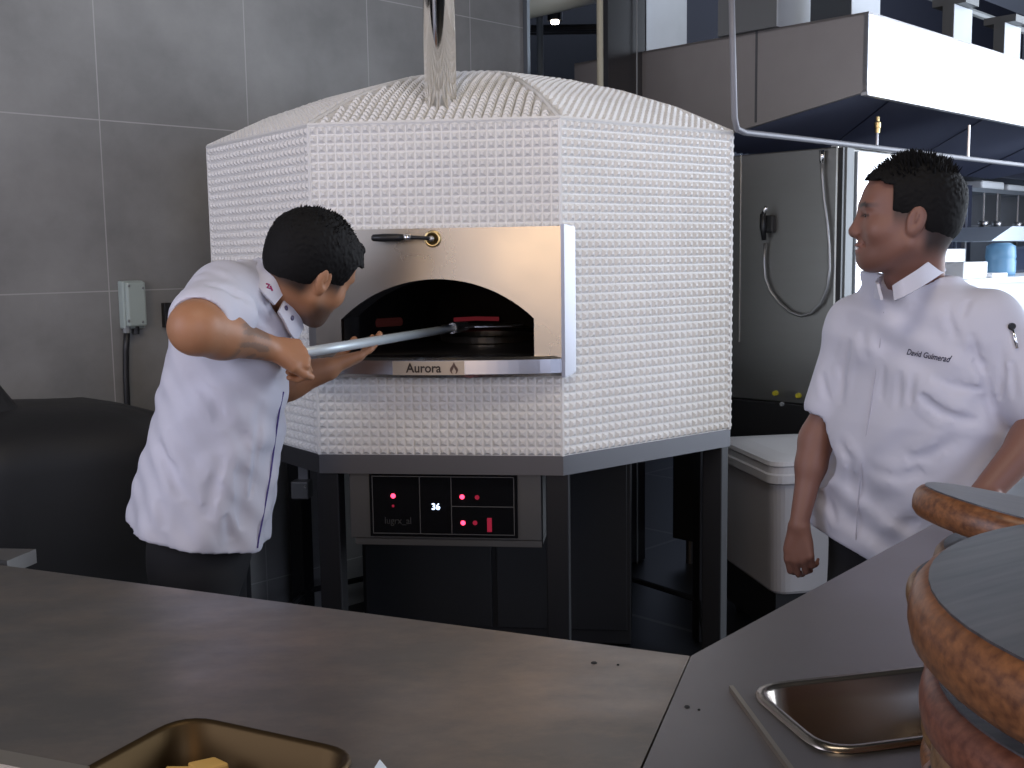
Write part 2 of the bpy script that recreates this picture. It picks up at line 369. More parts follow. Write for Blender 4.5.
gl = MB(); gl.tube([fp(-.07, 1.264, -.9), fp(.02, 1.264, -1.0)], .016, 8)
obj('heating_element', gl, mat('dull_element', (.12, .02, .02), .5, emit=(1, .25, .22), estr=.012), oven)
# control box
cb = MB(); cb.extr([fp(.075, .69, -.03), fp(.075, .885, -.03), fp(.636, .885, -.03), fp(.636, .69, -.03)], -fn*.25)
CBM = mat('control_box_steel', (.13, .13, .13), .5, .8)
cbx = obj('control_box', cb, CBM, oven, bevel=.003)
obj('lower_lip', MB().extr([fp(.09, .672, -.028), fp(.09, .69, -.028), fp(.636, .69, -.028), fp(.636, .672, -.028)], -fn*.2), CBM, cbx)
cpn = MB(); cpn.extr([fp(.137, .699, -.022), fp(.137, .884, -.022), fp(.568, .884, -.022), fp(.568, .699, -.022)], -fn*.008)
cp_ = obj('control_panel', cpn, GLOSSBLK, cbx)
ln = MB()
def bar(a0, z0, a1, z1, t=.0022):
    ln.extr([fp(a0-t/2, z0-t/2, -.0205), fp(a1+t/2, z0-t/2, -.0205), fp(a1+t/2, z1+t/2, -.0205), fp(a0-t/2, z1+t/2, -.0205)], -fn*.001)
bar(.146, .708, .146, .876); bar(.558, .708, .558, .876); bar(.146, .708, .558, .708); bar(.146, .876, .558, .876)
bar(.285, .708, .285, .876); bar(.377, .708, .377, .876); bar(.377, .790, .558, .790)
obj('outline', ln, mat('grey_line', (.09, .09, .09), .5), cp_)
def pz(x, y):  # pixel on the panel plane
    p = plane(x, y, fp(0, 0, -.02), fn); return (p-v1) @ fd, p[2]
for (x, y, r, m_) in [(393, 496, .0072, REDLED), (462, 497, .007, REDLED), (463, 523, .007, REDLED), (393, 506, .004, DIMLED), (477, 497.5, .007, DIMLED), (475, 523, .007, DIMLED)]:
    a, z = pz(x, y); obj('indicator_lamp', MB().rev(fp(a, z, -.021), [(r, 0), (r*.7, .004)], axis=fn, seg=12), m_, cp_)
a, z = pz(489.5, 525); obj('indicator_lamp', MB().box(fp(a, z, -.02), (.013, .004, .040), [fd, fn, zz]), DIMLED, cp_)
a, z = pz(435, 507); text_mesh('digits', '36', .026, front_frame(a+.002, z, -.0205), BLUELED, cp_, bold=.0004)
a, z = pz(398, 521); text_mesh('lettering', 'lugrx_al', .028, front_frame(a, z, -.0205), mat('grey_print', (.035, .035, .035), .5), cp_, sx=.9)
# small switch boxes under the left side
jb = thing('junction_box', 'small grey junction box hanging under the left side of the tiled oven', 'junction box', aty(302, 489, 3.25))
jc = aty(302, 489, 3.3); obj('housing', MB().box(jc, (.055, .05, .055), [fd, fn, zz]), mat('grey_plastic', (.06, .06, .06), .5), jb, bevel=.004)
obj('screw', MB().rev(jc+fn*.025+fd*.018+zz*.012, [(.004, 0), (.002, .003)], axis=fn, seg=8), STEEL, jb)
js = obj('bracket', MB().box(jc-fn*.02+zz*.045, (.03, .01, .12), [fd, fn, zz]), STEEL_DARK, jb)

# ------------------------------------------------------------ counters
CH = .90
def hole_slab(name, outer, hole, z0, z1, m, parent=None):
    bm = bmesh.new(); def_ = []
    for loop in [outer]+hole:
        vs = [bm.verts.new((float(p[0]), float(p[1]), z1)) for p in loop]; def_ += [bm.edges.new((vs[i], vs[(i+1) % len(vs)])) for i in range(len(vs))]
    bmesh.ops.triangle_fill(bm, use_beauty=True, edges=def_)
    r = bmesh.ops.extrude_face_region(bm, geom=list(bm.faces))
    bmesh.ops.translate(bm, vec=(0, 0, z0-z1), verts=[g for g in r['geom'] if isinstance(g, bmesh.types.BMVert)])
    me = bpy.data.meshes.new(name); bm.to_mesh(me); bm.free(); return put(name, me, m, parent)
def rrect(P, r, n=6):
    # rounded quadrilateral in xy through four corners
    P = [np.array(p[:2], float) for p in P]; out = []
    for i in range(4):
        a, b, c_ = P[i-1], P[i], P[(i+1) % 4]; d0 = (a-b)/np.linalg.norm(a-b); d1 = (c_-b)/np.linalg.norm(c_-b)
        for k in range(n+1):
            t = k/n; s0 = b+d0*r; s1 = b+d1*r; q = (1-t)**2*s0+2*t*(1-t)*b+t*t*s1; out.append(q)
    return out
WT = mat('worn_worktop_steel', (.42, .36, .31), .40, 1, bump=.05, bscale=9)
nt = WT.node_tree; L = nt.links; bs = nt.nodes['Principled BSDF']
tc = nt.nodes.new('ShaderNodeTexCoord'); mp = nt.nodes.new('ShaderNodeMapping'); mp.inputs['Scale'].default_value = (1.5, 2.6, 1); mp.inputs['Rotation'].default_value = (0, 0, -.25)
L.new(tc.outputs['Object'], mp.inputs[0])
n1 = nt.nodes.new('ShaderNodeTexNoise'); n1.inputs['Scale'].default_value = 2.2; n1.inputs['Detail'].default_value = 9; n1.inputs['Roughness'].default_value = .6; L.new(mp.outputs[0], n1.inputs['Vector'])
mr = nt.nodes.new('ShaderNodeMapRange'); mr.inputs[1].default_value = .35; mr.inputs[2].default_value = .68; mr.inputs[3].default_value = .30; mr.inputs[4].default_value = .50
L.new(n1.outputs['Fac'], mr.inputs[0]); L.new(mr.outputs[0], bs.inputs['Roughness'])
n2 = nt.nodes.new('ShaderNodeTexNoise'); n2.inputs['Scale'].default_value = 3.1; n2.inputs['Detail'].default_value = 10; n2.inputs['Roughness'].default_value = .72; L.new(mp.outputs[0], n2.inputs['Vector'])
cr = nt.nodes.new('ShaderNodeValToRGB'); e = cr.color_ramp.elements; e[0].position = .42; e[0].color = (.29, .268, .245, 1); e[1].position = .80; e[1].color = (.47, .38, .31, 1)
L.new(n2.outputs['Fac'], cr.inputs[0]); L.new(cr.outputs[0], bs.inputs['Base Color'])
E_ = {k: atz(*p, CH) for k, p in dict(seam=(690, 656), left=(-60, 557), right=(1010, 480), seamb=(640, 768), nb=(0, 751), nb2=(120, 775)).items()}
seam = E_['seam']; ldir = (atz(0, 565, CH)-seam); ldir /= np.linalg.norm(ldir); rdir = atz(863, 562, CH)-seam; rdir /= np.linalg.norm(rdir)
ln_ = np.array([-ldir[1], ldir[0], 0]);  ln_ = ln_ if ln_[1] < 0 else -ln_      # towards the camera
rn_ = np.array([rdir[1], -rdir[0], 0])
sd = atz(640, 768, CH)-seam; sd /= np.linalg.norm(sd)
WL = float((atz(0, 752, CH)-seam) @ ln_)+.16
A_ = seam; B_ = seam+ldir*3.2; C_ = B_+ln_*WL; D_ = seam+sd*(WL/(sd @ ln_))
WR = .95; F_ = seam+rdir*1.9; G_ = F_+rn_*WR; H_ = seam+sd*(WR/(sd @ rn_)) if sd @ rn_ > .3 else D_+rn_*.9
H_ = D_; 
# left pan
lp = [atz(*p, CH) for p in ((112, 800), (185, 720), (345, 755), (330, 850))]
lpa = (lp[2]-lp[1]); lpa /= np.linalg.norm(lpa); lpb = np.array([lpa[1], -lpa[0], 0])
LP = [lp[1], lp[1]+lpa*.27, lp[1]+lpa*.27+lpb*.22, lp[1]+lpb*.22]
lc = thing('worktop', 'worn steel worktop running left, with floury smears and a sunken pan', 'counter', (seam+ldir*1.5+ln_*.3)*[1, 1, 0])
hole_slab('top', [A_, B_, C_, D_], [rrect(LP, .05)], CH-.035, CH, WT, lc)
def inset(P, d):
    c_ = sum(np.array(p[:2], float) for p in P)/len(P); return [np.array(p[:2], float)+(np.array(p[:2], float)-c_)/np.linalg.norm(np.array(p[:2], float)-c_)*(-d) for p in P]
def sheet_legs(par, pts):
    for p in pts: obj('leg', MB().box((p[0], p[1], (CH-.036)/2), (.05, .05, CH-.035)), STEEL_DARK, par)
ap = MB(); q0, q1 = A_+ln_*.04+ldir*.03, B_+ln_*.04; ap.extr([q0+zz*(-.035-.0), q1-zz*.035, q1-zz*.13, q0-zz*.13], ln_*.02)
obj('apron', ap, STEEL_DARK, lc)
obj('undershelf', MB().prism([A_+ln_*.1+ldir*.1, B_+ln_*.1, C_-ln_*.1, D_-ln_*.1+ldir*.2], .2, .22), STEEL_DARK, lc)
obj('front_panel', MB().extr([C_-ln_*.03, D_-ln_*.03+ldir*.05, D_-ln_*.03+ldir*.05-zz*(CH-.01), C_-ln_*.03-zz*(CH-.01)]-zz*.04*np.array([[1],[1],[0],[0]]), -ln_*.02), STEEL_DARK, lc)
sheet_legs(lc, [A_+ln_*.1+ldir*.12, B_+ln_*.1, C_-ln_*.1, D_-ln_*.1+ldir*.25, A_+ln_*.1+ldir*1.6, A_-(-ln_)*(WL-.1)+ldir*1.6])
# right pan
RPc = [atz(*p, CH) for p in ((757, 692), (930, 672))]
rpa = RPc[1]-RPc[0]; rpa /= np.linalg.norm(rpa)
rpb = atz(800, 768, CH)-RPc[0]; rpb /= np.linalg.norm(rpb); rpb = np.array([rpa[1], -rpa[0], 0])
RP = [RPc[0], RPc[0]+rpa*.34, RPc[0]+rpa*.34+rpb*.19, RPc[0]+rpb*.19]
rc = thing('worktop', 'dull steel worktop on the right beside the stacked wooden boards', 'counter', (seam+rdir*.9+rn_*.4)*[1, 1, 0])
G2 = F_+rn_*.95; H2 = np.array([1.25, .32, CH]); H3 = np.array([.20, .32, CH])
ROUT = [A_+rdir*.0015+rn_*.001, F_, G2, H2, H3, D_+rn_*.004+rdir*.003]
hole_slab('top', ROUT, [rrect(RP, .045)], CH-.035, CH, mat('dull_worktop_steel', (.33, .31, .31), .42, 1, rnoise=.08, nscale=2.5, bump=.04, bscale=9), rc)
ap = MB(); q0, q1 = A_+rn_*.04+rdir*.03, F_+rn_*.04; ap.extr([q0-zz*.035, q1-zz*.035, q1-zz*.13, q0-zz*.13], rn_*.02)
obj('apron', ap, STEEL_DARK, rc)
sheet_legs(rc, [A_+rn_*.1+rdir*.12, F_+rn_*.1-rdir*.1, G2-rn_*.1-rdir*.1, H2+[-.06, .06, 0], H3+[.05, .05, 0]])
# screw marks in both tops near the joint
for (x, y, r) in ((594, 663, .005), (618, 665, .0022), (687, 707, .004), (699, 710, .002)):
    p = atz(x, y, CH); par = lc if x < 650 else rc
    obj('screw_hole', MB().rev(p, [(r, 0), (r*.8, .0012)], seg=9), BLACKM, par)
sj = MB(); 
# strip rail beside right pan
r0, r1 = atz(733, 690, CH), atz(795, 775, CH)
for_strip = None
STRIP = mat('edge_strip', (.5, .45, .38), .35, 1)
tag(obj('steel_strip', MB().extr([r0, r1, r1+zz*.007, r0+zz*.007], -rpa*.006), STRIP, origin=r0), 'thin raised steel strip lying beside the sunken pan on the right worktop', 'strip')
def pan(name, label, P, depth, m, rad, rim=.014):
    t = thing(name, label, 'pan', np.append(sum(np.array(p[:2]) for p in P)/4, CH-depth))
    c_ = sum(np.array(p[:2], float) for p in P)/4
    def sc(d, z): # offset loops inward by d
        Q = [np.array(p[:2], float) for p in P]; out = []
        e1 = (Q[1]-Q[0])/np.linalg.norm(Q[1]-Q[0]); e2 = (Q[3]-Q[0])/np.linalg.norm(Q[3]-Q[0])
        out = [Q[0]+e1*d+e2*d, Q[1]-e1*d+e2*d, Q[2]-e1*d-e2*d, Q[3]+e1*d-e2*d]
        return [(p[0], p[1], z) for p in rrect(out, max(.01, rad-d*.6))]
    loops = [sc(-rim, CH+.001), sc(-rim+.002, CH+.006), sc(-.003, CH+.007), sc(.003, CH+.002), sc(.008, CH-.03), sc(.011, CH-.034), sc(.02, CH-depth+.012), sc(.032, CH-depth)]
    mb = MB(); n = len(loops[0]); mb.add([p for l in loops for p in l], [(i*n+k, i*n+(k+1) % n, (i+1)*n+(k+1) % n, (i+1)*n+k) for i in range(len(loops)-1) for k in range(n)] + [tuple(range((len(loops)-1)*n, len(loops)*n))])
    obj('basin', mb, m, t, smooth=True, normals=False)
    return t
PANW = mat('warm_pan_steel', (.085, .055, .026), .5, 1); PANC = mat('pan_steel', (.36, .32, .28), .25, 1)
lpan = pan('gastronorm_pan', 'brassy steel pan sunk in the left worktop, holding yellow cheese', LP, .1, PANW, .05, .008)
rpan = pan('gastronorm_pan', 'empty dark steel pan sunk in the right worktop beside the boards', RP, .1, PANC, .045, .014)
CHEESE = mat('cheese', (.62, .38, .10), .5, noise=.1)
def wedge(px, py, s, rz, nm):
    b = atz(px, py, CH-.02); x, y = math.cos(rz), math.sin(rz); e1 = np.array([x, y, 0]); e2 = np.array([-y, x, 0])
    mb = MB(); mb.extr([b, b+e1*s, b+e1*s*.8+e2*s*.7, b+e2*s*.8], (0, 0, -.076)); return mb
for px, py, s, rz, lab in ((160, 778, .042, .1, 'pale yellow cheese block at the left end of the brassy pan'), (196, 772, .042, .6, 'darker yellow cheese wedge right of the pale block in the brassy pan')):
    tag(obj('cheese_block', wedge(px, py, s, rz, ''), CHEESE, origin=atz(px, py, CH-.06), bevel=.003), lab, 'cheese')
pp = atz(378, 766, CH); tag(obj('paper_scrap', MB().add([pp, pp+[.018, -.02, .001], pp+[-.008, -.03, .001], pp+[.004, -.012, .014]], [(0, 1, 3), (1, 2, 3), (2, 0, 3), (0, 2, 1)]), mat('white_paper', (.65, .75, .85), .6), origin=pp), 'small crumpled white paper scrap on the left worktop by the pan', 'paper')
# small third surface at the far left
sp = [atz(*p, CH) for p in ((-60, 540), (35, 549), (10, 563))]
tl = thing('side_table', 'grey steel table corner behind the left end of the long worktop', 'table', (-1.5, 2.3, 0))
p0 = atz(36, 549, CH)+[0, 0, 0]; e = atz(0, 563, CH)-p0; 
obj('top', MB().prism([p0, atz(-170, 545, CH), (lambda q: q+ldir*.72)(atz(7, 561, CH)), atz(7, 561, CH)], CH-.03, CH), mat('table_steel', (.3, .29, .28), .4, 1), tl)
for q in ((-.12, .01), (-.42, .10)): obj('leg', MB().box((p0[0]+q[0], p0[1]+q[1], (CH-.03)/2), (.035, .035, CH-.03)), STEEL_DARK, tl)

s0, s1_ = atz(-40, 747, CH), atz(90, 772, CH)
tag(obj('steel_strip', MB().extr([s0+zz*.001, s1_+zz*.001, s1_+ln_*.03+zz*.001, s0+ln_*.03+zz*.001], (0, 0, .006)), STRIP, origin=s0), 'flat pale steel strip along the near left of the long worktop', 'strip')

cc_ = OC-fn*.40
dc = thing('shade_filler', 'added black cabinet shape standing in for the dark shade under the tiled oven', 'cabinet', cc_)  # added block with doors, filling in for the dark shade under the oven
CBK = mat('shade_fill_black', (.012, .012, .013), .6)
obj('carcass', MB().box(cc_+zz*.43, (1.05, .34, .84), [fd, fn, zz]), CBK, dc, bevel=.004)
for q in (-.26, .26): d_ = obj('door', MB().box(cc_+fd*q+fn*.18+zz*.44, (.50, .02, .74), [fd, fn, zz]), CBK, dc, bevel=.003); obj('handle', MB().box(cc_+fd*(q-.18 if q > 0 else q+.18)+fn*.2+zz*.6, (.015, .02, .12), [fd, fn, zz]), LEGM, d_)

tp = plane(487, 334, (0, 0, 1.25), zz)
btr = thing('baking_tray', 'round steel baking tray glinting deep inside the oven mouth', 'tray', (tp[0], tp[1]+.02, 1.2265))
obj('plate', MB().rev((tp[0], tp[1]+.02, 1.2265), [(.13, 0), (.15, .003), (.155, .022), (.15, .022), (.145, .006), (.01, .005)], seg=40), STEEL, btr)
# ------------------------------------------------------------ extractor hood
HZ = 2.135; HC = atz(867, 91, HZ); hu, hn = HC @ U, HC @ N
hood = thing('extractor_hood', 'large stainless extractor hood over the kitchen line, bright front, brown-grey side', 'extractor hood', HC)
HL = 5.0; HD = 1.55; HT = float(plane(868, 11, HC, N)[2])
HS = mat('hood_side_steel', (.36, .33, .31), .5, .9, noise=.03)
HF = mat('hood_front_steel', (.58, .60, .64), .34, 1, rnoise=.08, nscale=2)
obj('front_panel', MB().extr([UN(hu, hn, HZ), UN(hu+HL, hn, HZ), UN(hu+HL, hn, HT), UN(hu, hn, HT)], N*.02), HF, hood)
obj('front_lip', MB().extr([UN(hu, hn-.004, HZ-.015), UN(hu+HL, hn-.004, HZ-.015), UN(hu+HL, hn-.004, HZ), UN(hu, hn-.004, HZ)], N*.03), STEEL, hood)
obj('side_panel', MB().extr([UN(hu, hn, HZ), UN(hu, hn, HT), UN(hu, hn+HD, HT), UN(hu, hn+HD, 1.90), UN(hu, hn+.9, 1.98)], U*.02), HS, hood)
obj('panel_seam', MB().extr([UN(hu-.003, hn+.505, 2.06), UN(hu-.003, hn+.505, HT), UN(hu-.003, hn+.515, HT), UN(hu-.003, hn+.515, 2.06)], U*.003), STEEL_DARK, hood)
obj('top_panel', MB().extr([UN(hu, hn, HT-.01), UN(hu+HL, hn, HT-.01), UN(hu+HL, hn+HD, HT-.01), UN(hu, hn+HD, HT-.01)], (0, 0, .01)), HS, hood)
# sloped baffle bank
bf = MB(); sl0, sl1 = UN(0, hn+.05, HZ+.03), UN(0, hn+1.0, 2.02)
bf.extr([sl0+U*(hu+.02), sl0+U*(hu+HL), sl1+U*(hu+HL), sl1+U*(hu+.02)], (0, 0, .03))
nb = 70; rb_ = MB()
for i in range(nb):
    u = hu+.04+i*.055; a, b = sl0+U*u, sl1+U*u
    rb_.add([a-[0, 0, .001], a+U*.016-[0, 0, .024], a+U*.034-[0, 0, .001], b-[0, 0, .001], b+U*.016-[0, 0, .024], b+U*.034-[0, 0, .001]], [(0, 1, 4, 3), (1, 2, 5, 4), (0, 2, 1), (3, 4, 5)])
obj('baffle_filter', bf, FILTER, hood); obj('baffle_ribs', rb_, mat('baffle_rib_steel', (.13, .145, .21), .45, .3), hood)
obj('filter_housing', MB().extr([UN(hu+.02, hn+1.0, 2.02), UN(hu+.02, hn+1.0, 2.38), UN(hu+HL, hn+1.0, 2.38), UN(hu+HL, hn+1.0, 2.02)], N*.02), FILTER, hood)
for k in range(4): obj('drip_rail', MB().tube([UN(hu+.3+k*1.0, hn+.04, HZ), UN(hu+1.2+k*1.0, hn+.9, 1.99)], .0045, 6), FILTER, hood)
# ducts and straps standing above the hood
def duct(xl, xc, xr, n0, z1, lab, mside=GREYP, name='duct_riser', g='duct risers above the hood', dep=None, zb=None):
    a = plane(xc, 60, N*n0, N) @ U; b = plane(xr, 60, N*n0, N) @ U
    if dep is None: q = plane(xl, 60, U*a, U) @ N - n0
    else: q = dep
    q = max(.05, abs(q)); z0 = HT+.001 if zb is None else zb
    t = thing(name, lab, 'duct', UN((a+b)/2, n0+q/2, z0), g)
    obj('casing', MB().box(UN((a+b)/2, n0+q/2+.002, (z0+z1)/2), (abs(b-a), q, z1-z0), [U, N, [0, 0, 1]]), mside, t)
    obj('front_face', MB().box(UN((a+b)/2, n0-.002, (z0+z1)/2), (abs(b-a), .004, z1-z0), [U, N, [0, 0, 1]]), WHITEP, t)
    return t
DKT = mat('shaded_duct_side', (.035, .042, .048), .5); GRN = mat('grey_duct', (.13, .135, .135), .5)  # duct sides coloured darker than the fronts, as they face away from the daylight
duct(810, 850, 878, hn+.10, 3.0, 'pale-fronted duct riser, side darkened as in shade, just left of the hood corner', DKT)
duct(718, 776, 812, hn+.40, 3.0, 'widest duct riser, side greyed as in shade, mid-way along the hood side', GRN)
duct(640, 646, 686, hn+1.25, 3.3, 'bluish duct riser beside the dark column, behind the hood side', BLACK)
duct(940, 952, 970, hn+.1, 2.64, 'narrow white strap above the bright hood front, left of the pair', GRN, 'hood_strap', 'straps above the hood front', .05)
duct(995, 1003, 1019, hn+.1, 2.64, 'narrow white strap above the bright hood front, right of the pair', GRN, 'hood_strap', 'straps above the hood front', .05)
for x in (961, 1011):
    a = plane(x, 30, N*(hn+.1), N) @ U; tag(obj('strap_bracket', MB().box(UN(a, hn+.13, 2.66), (.15, .16, .035), [U, N, [0, 0, 1]]), GRN, origin=UN(a, 2.1, 2.5)), 'grey channel bracket on top of the %s white strap' % ('left' if x < 1000 else 'right'), 'bracket')
tag(obj('conduit', MB().tube([UN(5.0, 2.55, 2.80), UN(9, 2.55, 2.80)], .02, 8), GREYP, origin=UN(5, 2.4, 2.72)), 'thin grey conduit running above the hood straps at the top right', 'conduit')
tag(obj('bulkhead', MB().box(UN(8.1, 4.0, 3.0), (5.4, .1, 1.3), ax), mat('navy_bulkhead', (.022, .026, .045), .7), origin=UN(7, 4, 3)), 'dark navy bulkhead panel hanging behind the hood risers', 'bulkhead')
# ------------------------------------------------------------ suspended service pipe
tag(obj('service_pipe', MB().tube([plane(731, -30, N*1.9, N), plane(733, 60, N*1.9, N), plane(734.5, 118, N*1.9, N), plane(737, 129, N*1.9, N), plane(745, 132.5, N*1.9, N)] + [plane(737+k*60, 131.2+k*60*.1185, N*1.9, N) for k in range(1, 8)], .0095, 10),
    mat('grey_pipe', (.24, .24, .26), .5, .15), smooth=True, origin=plane(737, 131, N*1.9, N)), 'thin grey pipe dropping beside the tiled oven then running right under the hood', 'pipe')
hg = plane(968, 157, N*1.9, N)
tag(obj('pipe_hanger', MB().tube([hg, hg+[0, 0, .13]], .006, 8), STEEL, origin=hg), 'short upright hanger rod on the horizontal pipe, right of the man\'s head', 'hanger')
# ------------------------------------------------------------ tall combi oven
KC = aty(836, 300, 4.62); KC[2] = 0; ku, kn = KC @ U, KC @ N
KW = plane(937, 200, N*kn, N) @ U - ku; KT = float(plane(836, 146, KC, N)[2]); KB = .84
combi = thing('steel_combi_oven', 'tall stainless steel cabinet oven with a coiled spray hose on its side', 'oven', UN(ku+KW/2, kn+.4, 0))
SIDEST = mat('combi_side_steel', (.30, .295, .285), .42, 1, rnoise=.06, nscale=3, stretch=(1, 1, 8))
obj('cabinet', MB().box(UN(ku+KW/2, kn+.43, (KT+KB)/2), (KW, .85, KT-KB), ax), SIDEST, combi, bevel=.006)
DOORW = mat('combi_door_steel', (.9, .92, .95), .3, 1)
x0 = plane(850, 250, N*kn, N) @ U
obj('door', MB().box(UN((x0+ku+KW)/2, kn-.015, (KT+KB)/2), (ku+KW-x0, .03, KT-KB-.03), ax), DOORW, combi, bevel=.004)
obj('stile', MB().box(UN((ku+x0)/2, kn-.012, (KT+KB)/2), ((x0-ku)*.55, .025, KT-KB-.01), ax), GREYP, combi)
obj('door_gasket', MB().box(UN(ku+.012, kn-.008, (KT+KB)/2), (.02, .02, KT-KB-.01), ax), BLACK, combi)
obj('edge_strip', MB().box(UN(ku-.002, kn+.006, (KT+KB)/2), (.003, .008, KT-KB), ax), CHROME, combi)
sm = plane(740, 250, KC, U) @ N
obj('side_seam', MB().box(UN(ku-.001, sm, (KT+1.1)/2), (.003, .004, KT-1.1), ax), CHROME, combi)
std = obj('stand', MB().box(UN(ku+KW/2, kn+.43, .48), (KW-.004, .83, .715), ax), BLACK, combi, bevel=.004)
for a, b in ((.06, .08), (KW-.06, .08), (.06, .78), (KW-.06, .78)):
    obj('foot', MB().rev(UN(ku+a, kn+b, 0), [(.022, 0), (.022, .12)], seg=12), STEEL_DARK, combi)
def sp(x, y, o=.012): return plane(x, y, KC-U*o, U)
hose = [(822, 158), (822, 175), (824, 200), (827, 222), (829, 245), (829.5, 268), (827, 288), (821, 303), (811, 313), (801, 316), (790, 312), (779, 303), (770, 291), (765, 278), (764, 262), (765, 243)]
hz = obj('spray_hose', MB().tube([sp(x, y, .02) for x, y in hose], .0065, 8), mat('braided_hose', (.33, .33, .33), .35, .8), combi, smooth=True)
obj('fitting', MB().tube([sp(822, 150, .02), sp(822, 163, .02)], .011, 10), CHROME, hz, smooth=True)
obj('spray_handle', MB().tube([sp(764, 240, .03), sp(763, 228, .035), sp(763, 214, .045)], [.010, .015, .013], 12), BLACK, hz, smooth=True)
obj('nozzle', MB().tube([sp(763, 215, .045), sp(766, 207, .06)], [.011, .009], 10), CHROME, hz, smooth=True)
obj('holder', MB().box(sp(770, 224, .015), (.03, .045, .075), ax), BLACK, hz, bevel=.006)
for x, y in ((776, 393), (799, 395.5)):
    p = plane(x, y, KC-U*.0, U); p[2] = max(p[2], 0); obj('knob', MB().rev(p+U*.004, [(.013, 0), (.010, .02)], axis=-U, seg=12), mat('yellow_knob', (.45, .40, .03), .4), std)
p = plane(782, 404, KC, U); obj('dial', MB().rev(p+U*.004, [(.011, 0), (.009, .01)], axis=-U, seg=12), mat('grey_dial', (.25, .27, .28), .4), std)
# brass nozzle on its rod, standing on the tray above the door
tr = thing('utensil_tray', 'thin steel tray on top of the tall cabinet holding nothing', 'tray', UN(x0+.16, kn+.02, KT))
obj('plate', MB().box(UN(x0+.15, kn+.02, KT+.006), (.42, .09, .010), ax), STEEL, tr)
bq = plane(877, 143, N*(kn+.02), N); bq[2] = KT+.012
bn = thing('gas_nozzle', 'brass fitting on a short pale rod rising above the tall cabinet', 'fitting', bq)
obj('rod', MB().tube([bq, bq+[0, 0, .07]], .006, 10), mat('pale_rod', (.6, .6, .62), .4, .5), bn)
obj('brass_tip', MB().rev(bq+[0, 0, .07], [(.011, 0), (.011, .02), (.014, .022), (.014, .045), (.008, .05), (.008, .07)], seg=12), BRASS, bn)
# ------------------------------------------------------------ kitchen line beyond the second man
def kp(x, y, n): return plane(x, y, N*n, N)
def kbox(name, lab, cat, x0, y0, x1, y1, n, d, m, group=None, bev=0):
    a, b = kp(x0, y0, n), kp(x1, y0, n); c_ = kp((x0+x1)/2, y1, n)
    w_ = abs((b-a) @ U); zt = (a[2]+b[2])/2; zb = c_[2]; ctr = UN((a @ U + b @ U)/2, n+d/2, (zt+zb)/2)
    return tag(obj(name, MB().box(ctr, (w_, d, zt-zb), ax), m, origin=ctr, bevel=bev), lab, cat, group)
DKC = mat('navy_cabinet', (.03, .035, .06), .35, .3)
BRW = mat('bright_worktop', (.86, .88, .90), .4)
BN0, BN1 = 2.42, 3.05
zt = float(kp(980, 279, BN0)[2])
uc = thing('tall_black_cabinet', 'tall dark cabinet with two pale door edges behind the right man\'s head', 'cabinet', kp(955, 600, 3.3)*[1, 1, 0])
a, b = kp(925, 200, 3.1) @ U, kp(972, 200, 3.1) @ U
obj('body', MB().box(UN((a+b)/2, 3.35, .97), (b-a, .5, 1.94), ax), DKC, uc)
for x in (957, 967): p = kp(x, 200, 3.09); obj('door_edge', MB().box(UN(p @ U, 3.09, 1.50), (.008, .012, .7), ax), mat('pale_edge', (.5, .55, .65), .3, .8), uc)
rack_u = b+.06
bench = thing('kitchen_bench', 'long white-topped kitchen bench behind the right man\'s shoulder', 'bench', UN(6.8, 2.75, 0))
a = ku+KW+.02
obj('body', MB().box(UN(a+1.9, (BN0+BN1)/2+.01, (zt-.03)/2), (3.8, BN1-BN0-.04, zt-.03), ax), mat('bench_front', (.55, .57, .60), .4, .4), bench)
obj('top', MB().box(UN(a+1.9, (BN0+BN1)/2, zt-.015), (3.8, BN1-BN0, .03), ax), BRW, bench)
def onbench(name, lab, cat, x0, x1, n, d, y, m, bev=0):
    a, b = kp(x0, y, n), kp(x1, y, n); h = (a[2]+b[2])/2-zt; ctr = UN((a @ U + b @ U)/2, n+d/2, zt+.001+h/2)
    return tag(obj(name, MB().box(ctr, (abs((b-a) @ U), d, h), ax), m, origin=ctr, bevel=bev), lab, cat)
onbench('white_container', 'tall white lidded container beside the man\'s neck on the kitchen bench', 'container', 932, 966, 2.75, .25, 249, BRW, .006)
onbench('white_container', 'wide white container behind the man\'s shoulder on the kitchen bench', 'container', 964, 988, 2.46, .25, 262, BRW, .006)
onbench('white_container', 'low white container below the blue drum on the kitchen bench', 'container', 992.5, 1008, 2.43, .08, 273, BRW, .006)
bl = kp(1000, 272, 2.62); bl[2] = zt+.001; hb = float(kp(1000, 243, 2.62)[2])-zt
tag(obj('blue_drum', MB().rev(bl, [(.085, 0), (.09, .02), (.09, hb*.45), (.085, hb*.5), (.09, hb*.55), (.085, hb*.9), (.05, hb)], seg=20), mat('blue_plastic', (.16, .34, .52), .3), smooth=True, origin=bl), 'translucent blue plastic drum on the kitchen bench at the right', 'drum')
onbench('kettle', 'dark kettle shape on the kitchen bench at the right edge', 'kettle', 1012, 1030, 2.80, .12, 246, mat('dark_navy', (.02, .03, .06), .3), .02)
zc = float(kp(1020, 238, 2.7)[2])
cvr = thing('steel_canopy', 'pale sloped steel cover over the blue drum at the right edge', 'cover', kp(1020, 238, 2.75))
ca_, cb2 = kp(991, 244, 2.6) @ U, kp(1012, 234, 2.6) @ U
obj('hood_shell', MB().extr([UN(ca_, 2.6, zc-.02), UN(cb2, 2.6, zc+.07), UN(cb2+1.2, 2.6, zc+.07), UN(cb2+1.2, 2.6, zc-.02)], N*.42), mat('pale_steel', (.65, .72, .8), .35, .6), cvr)
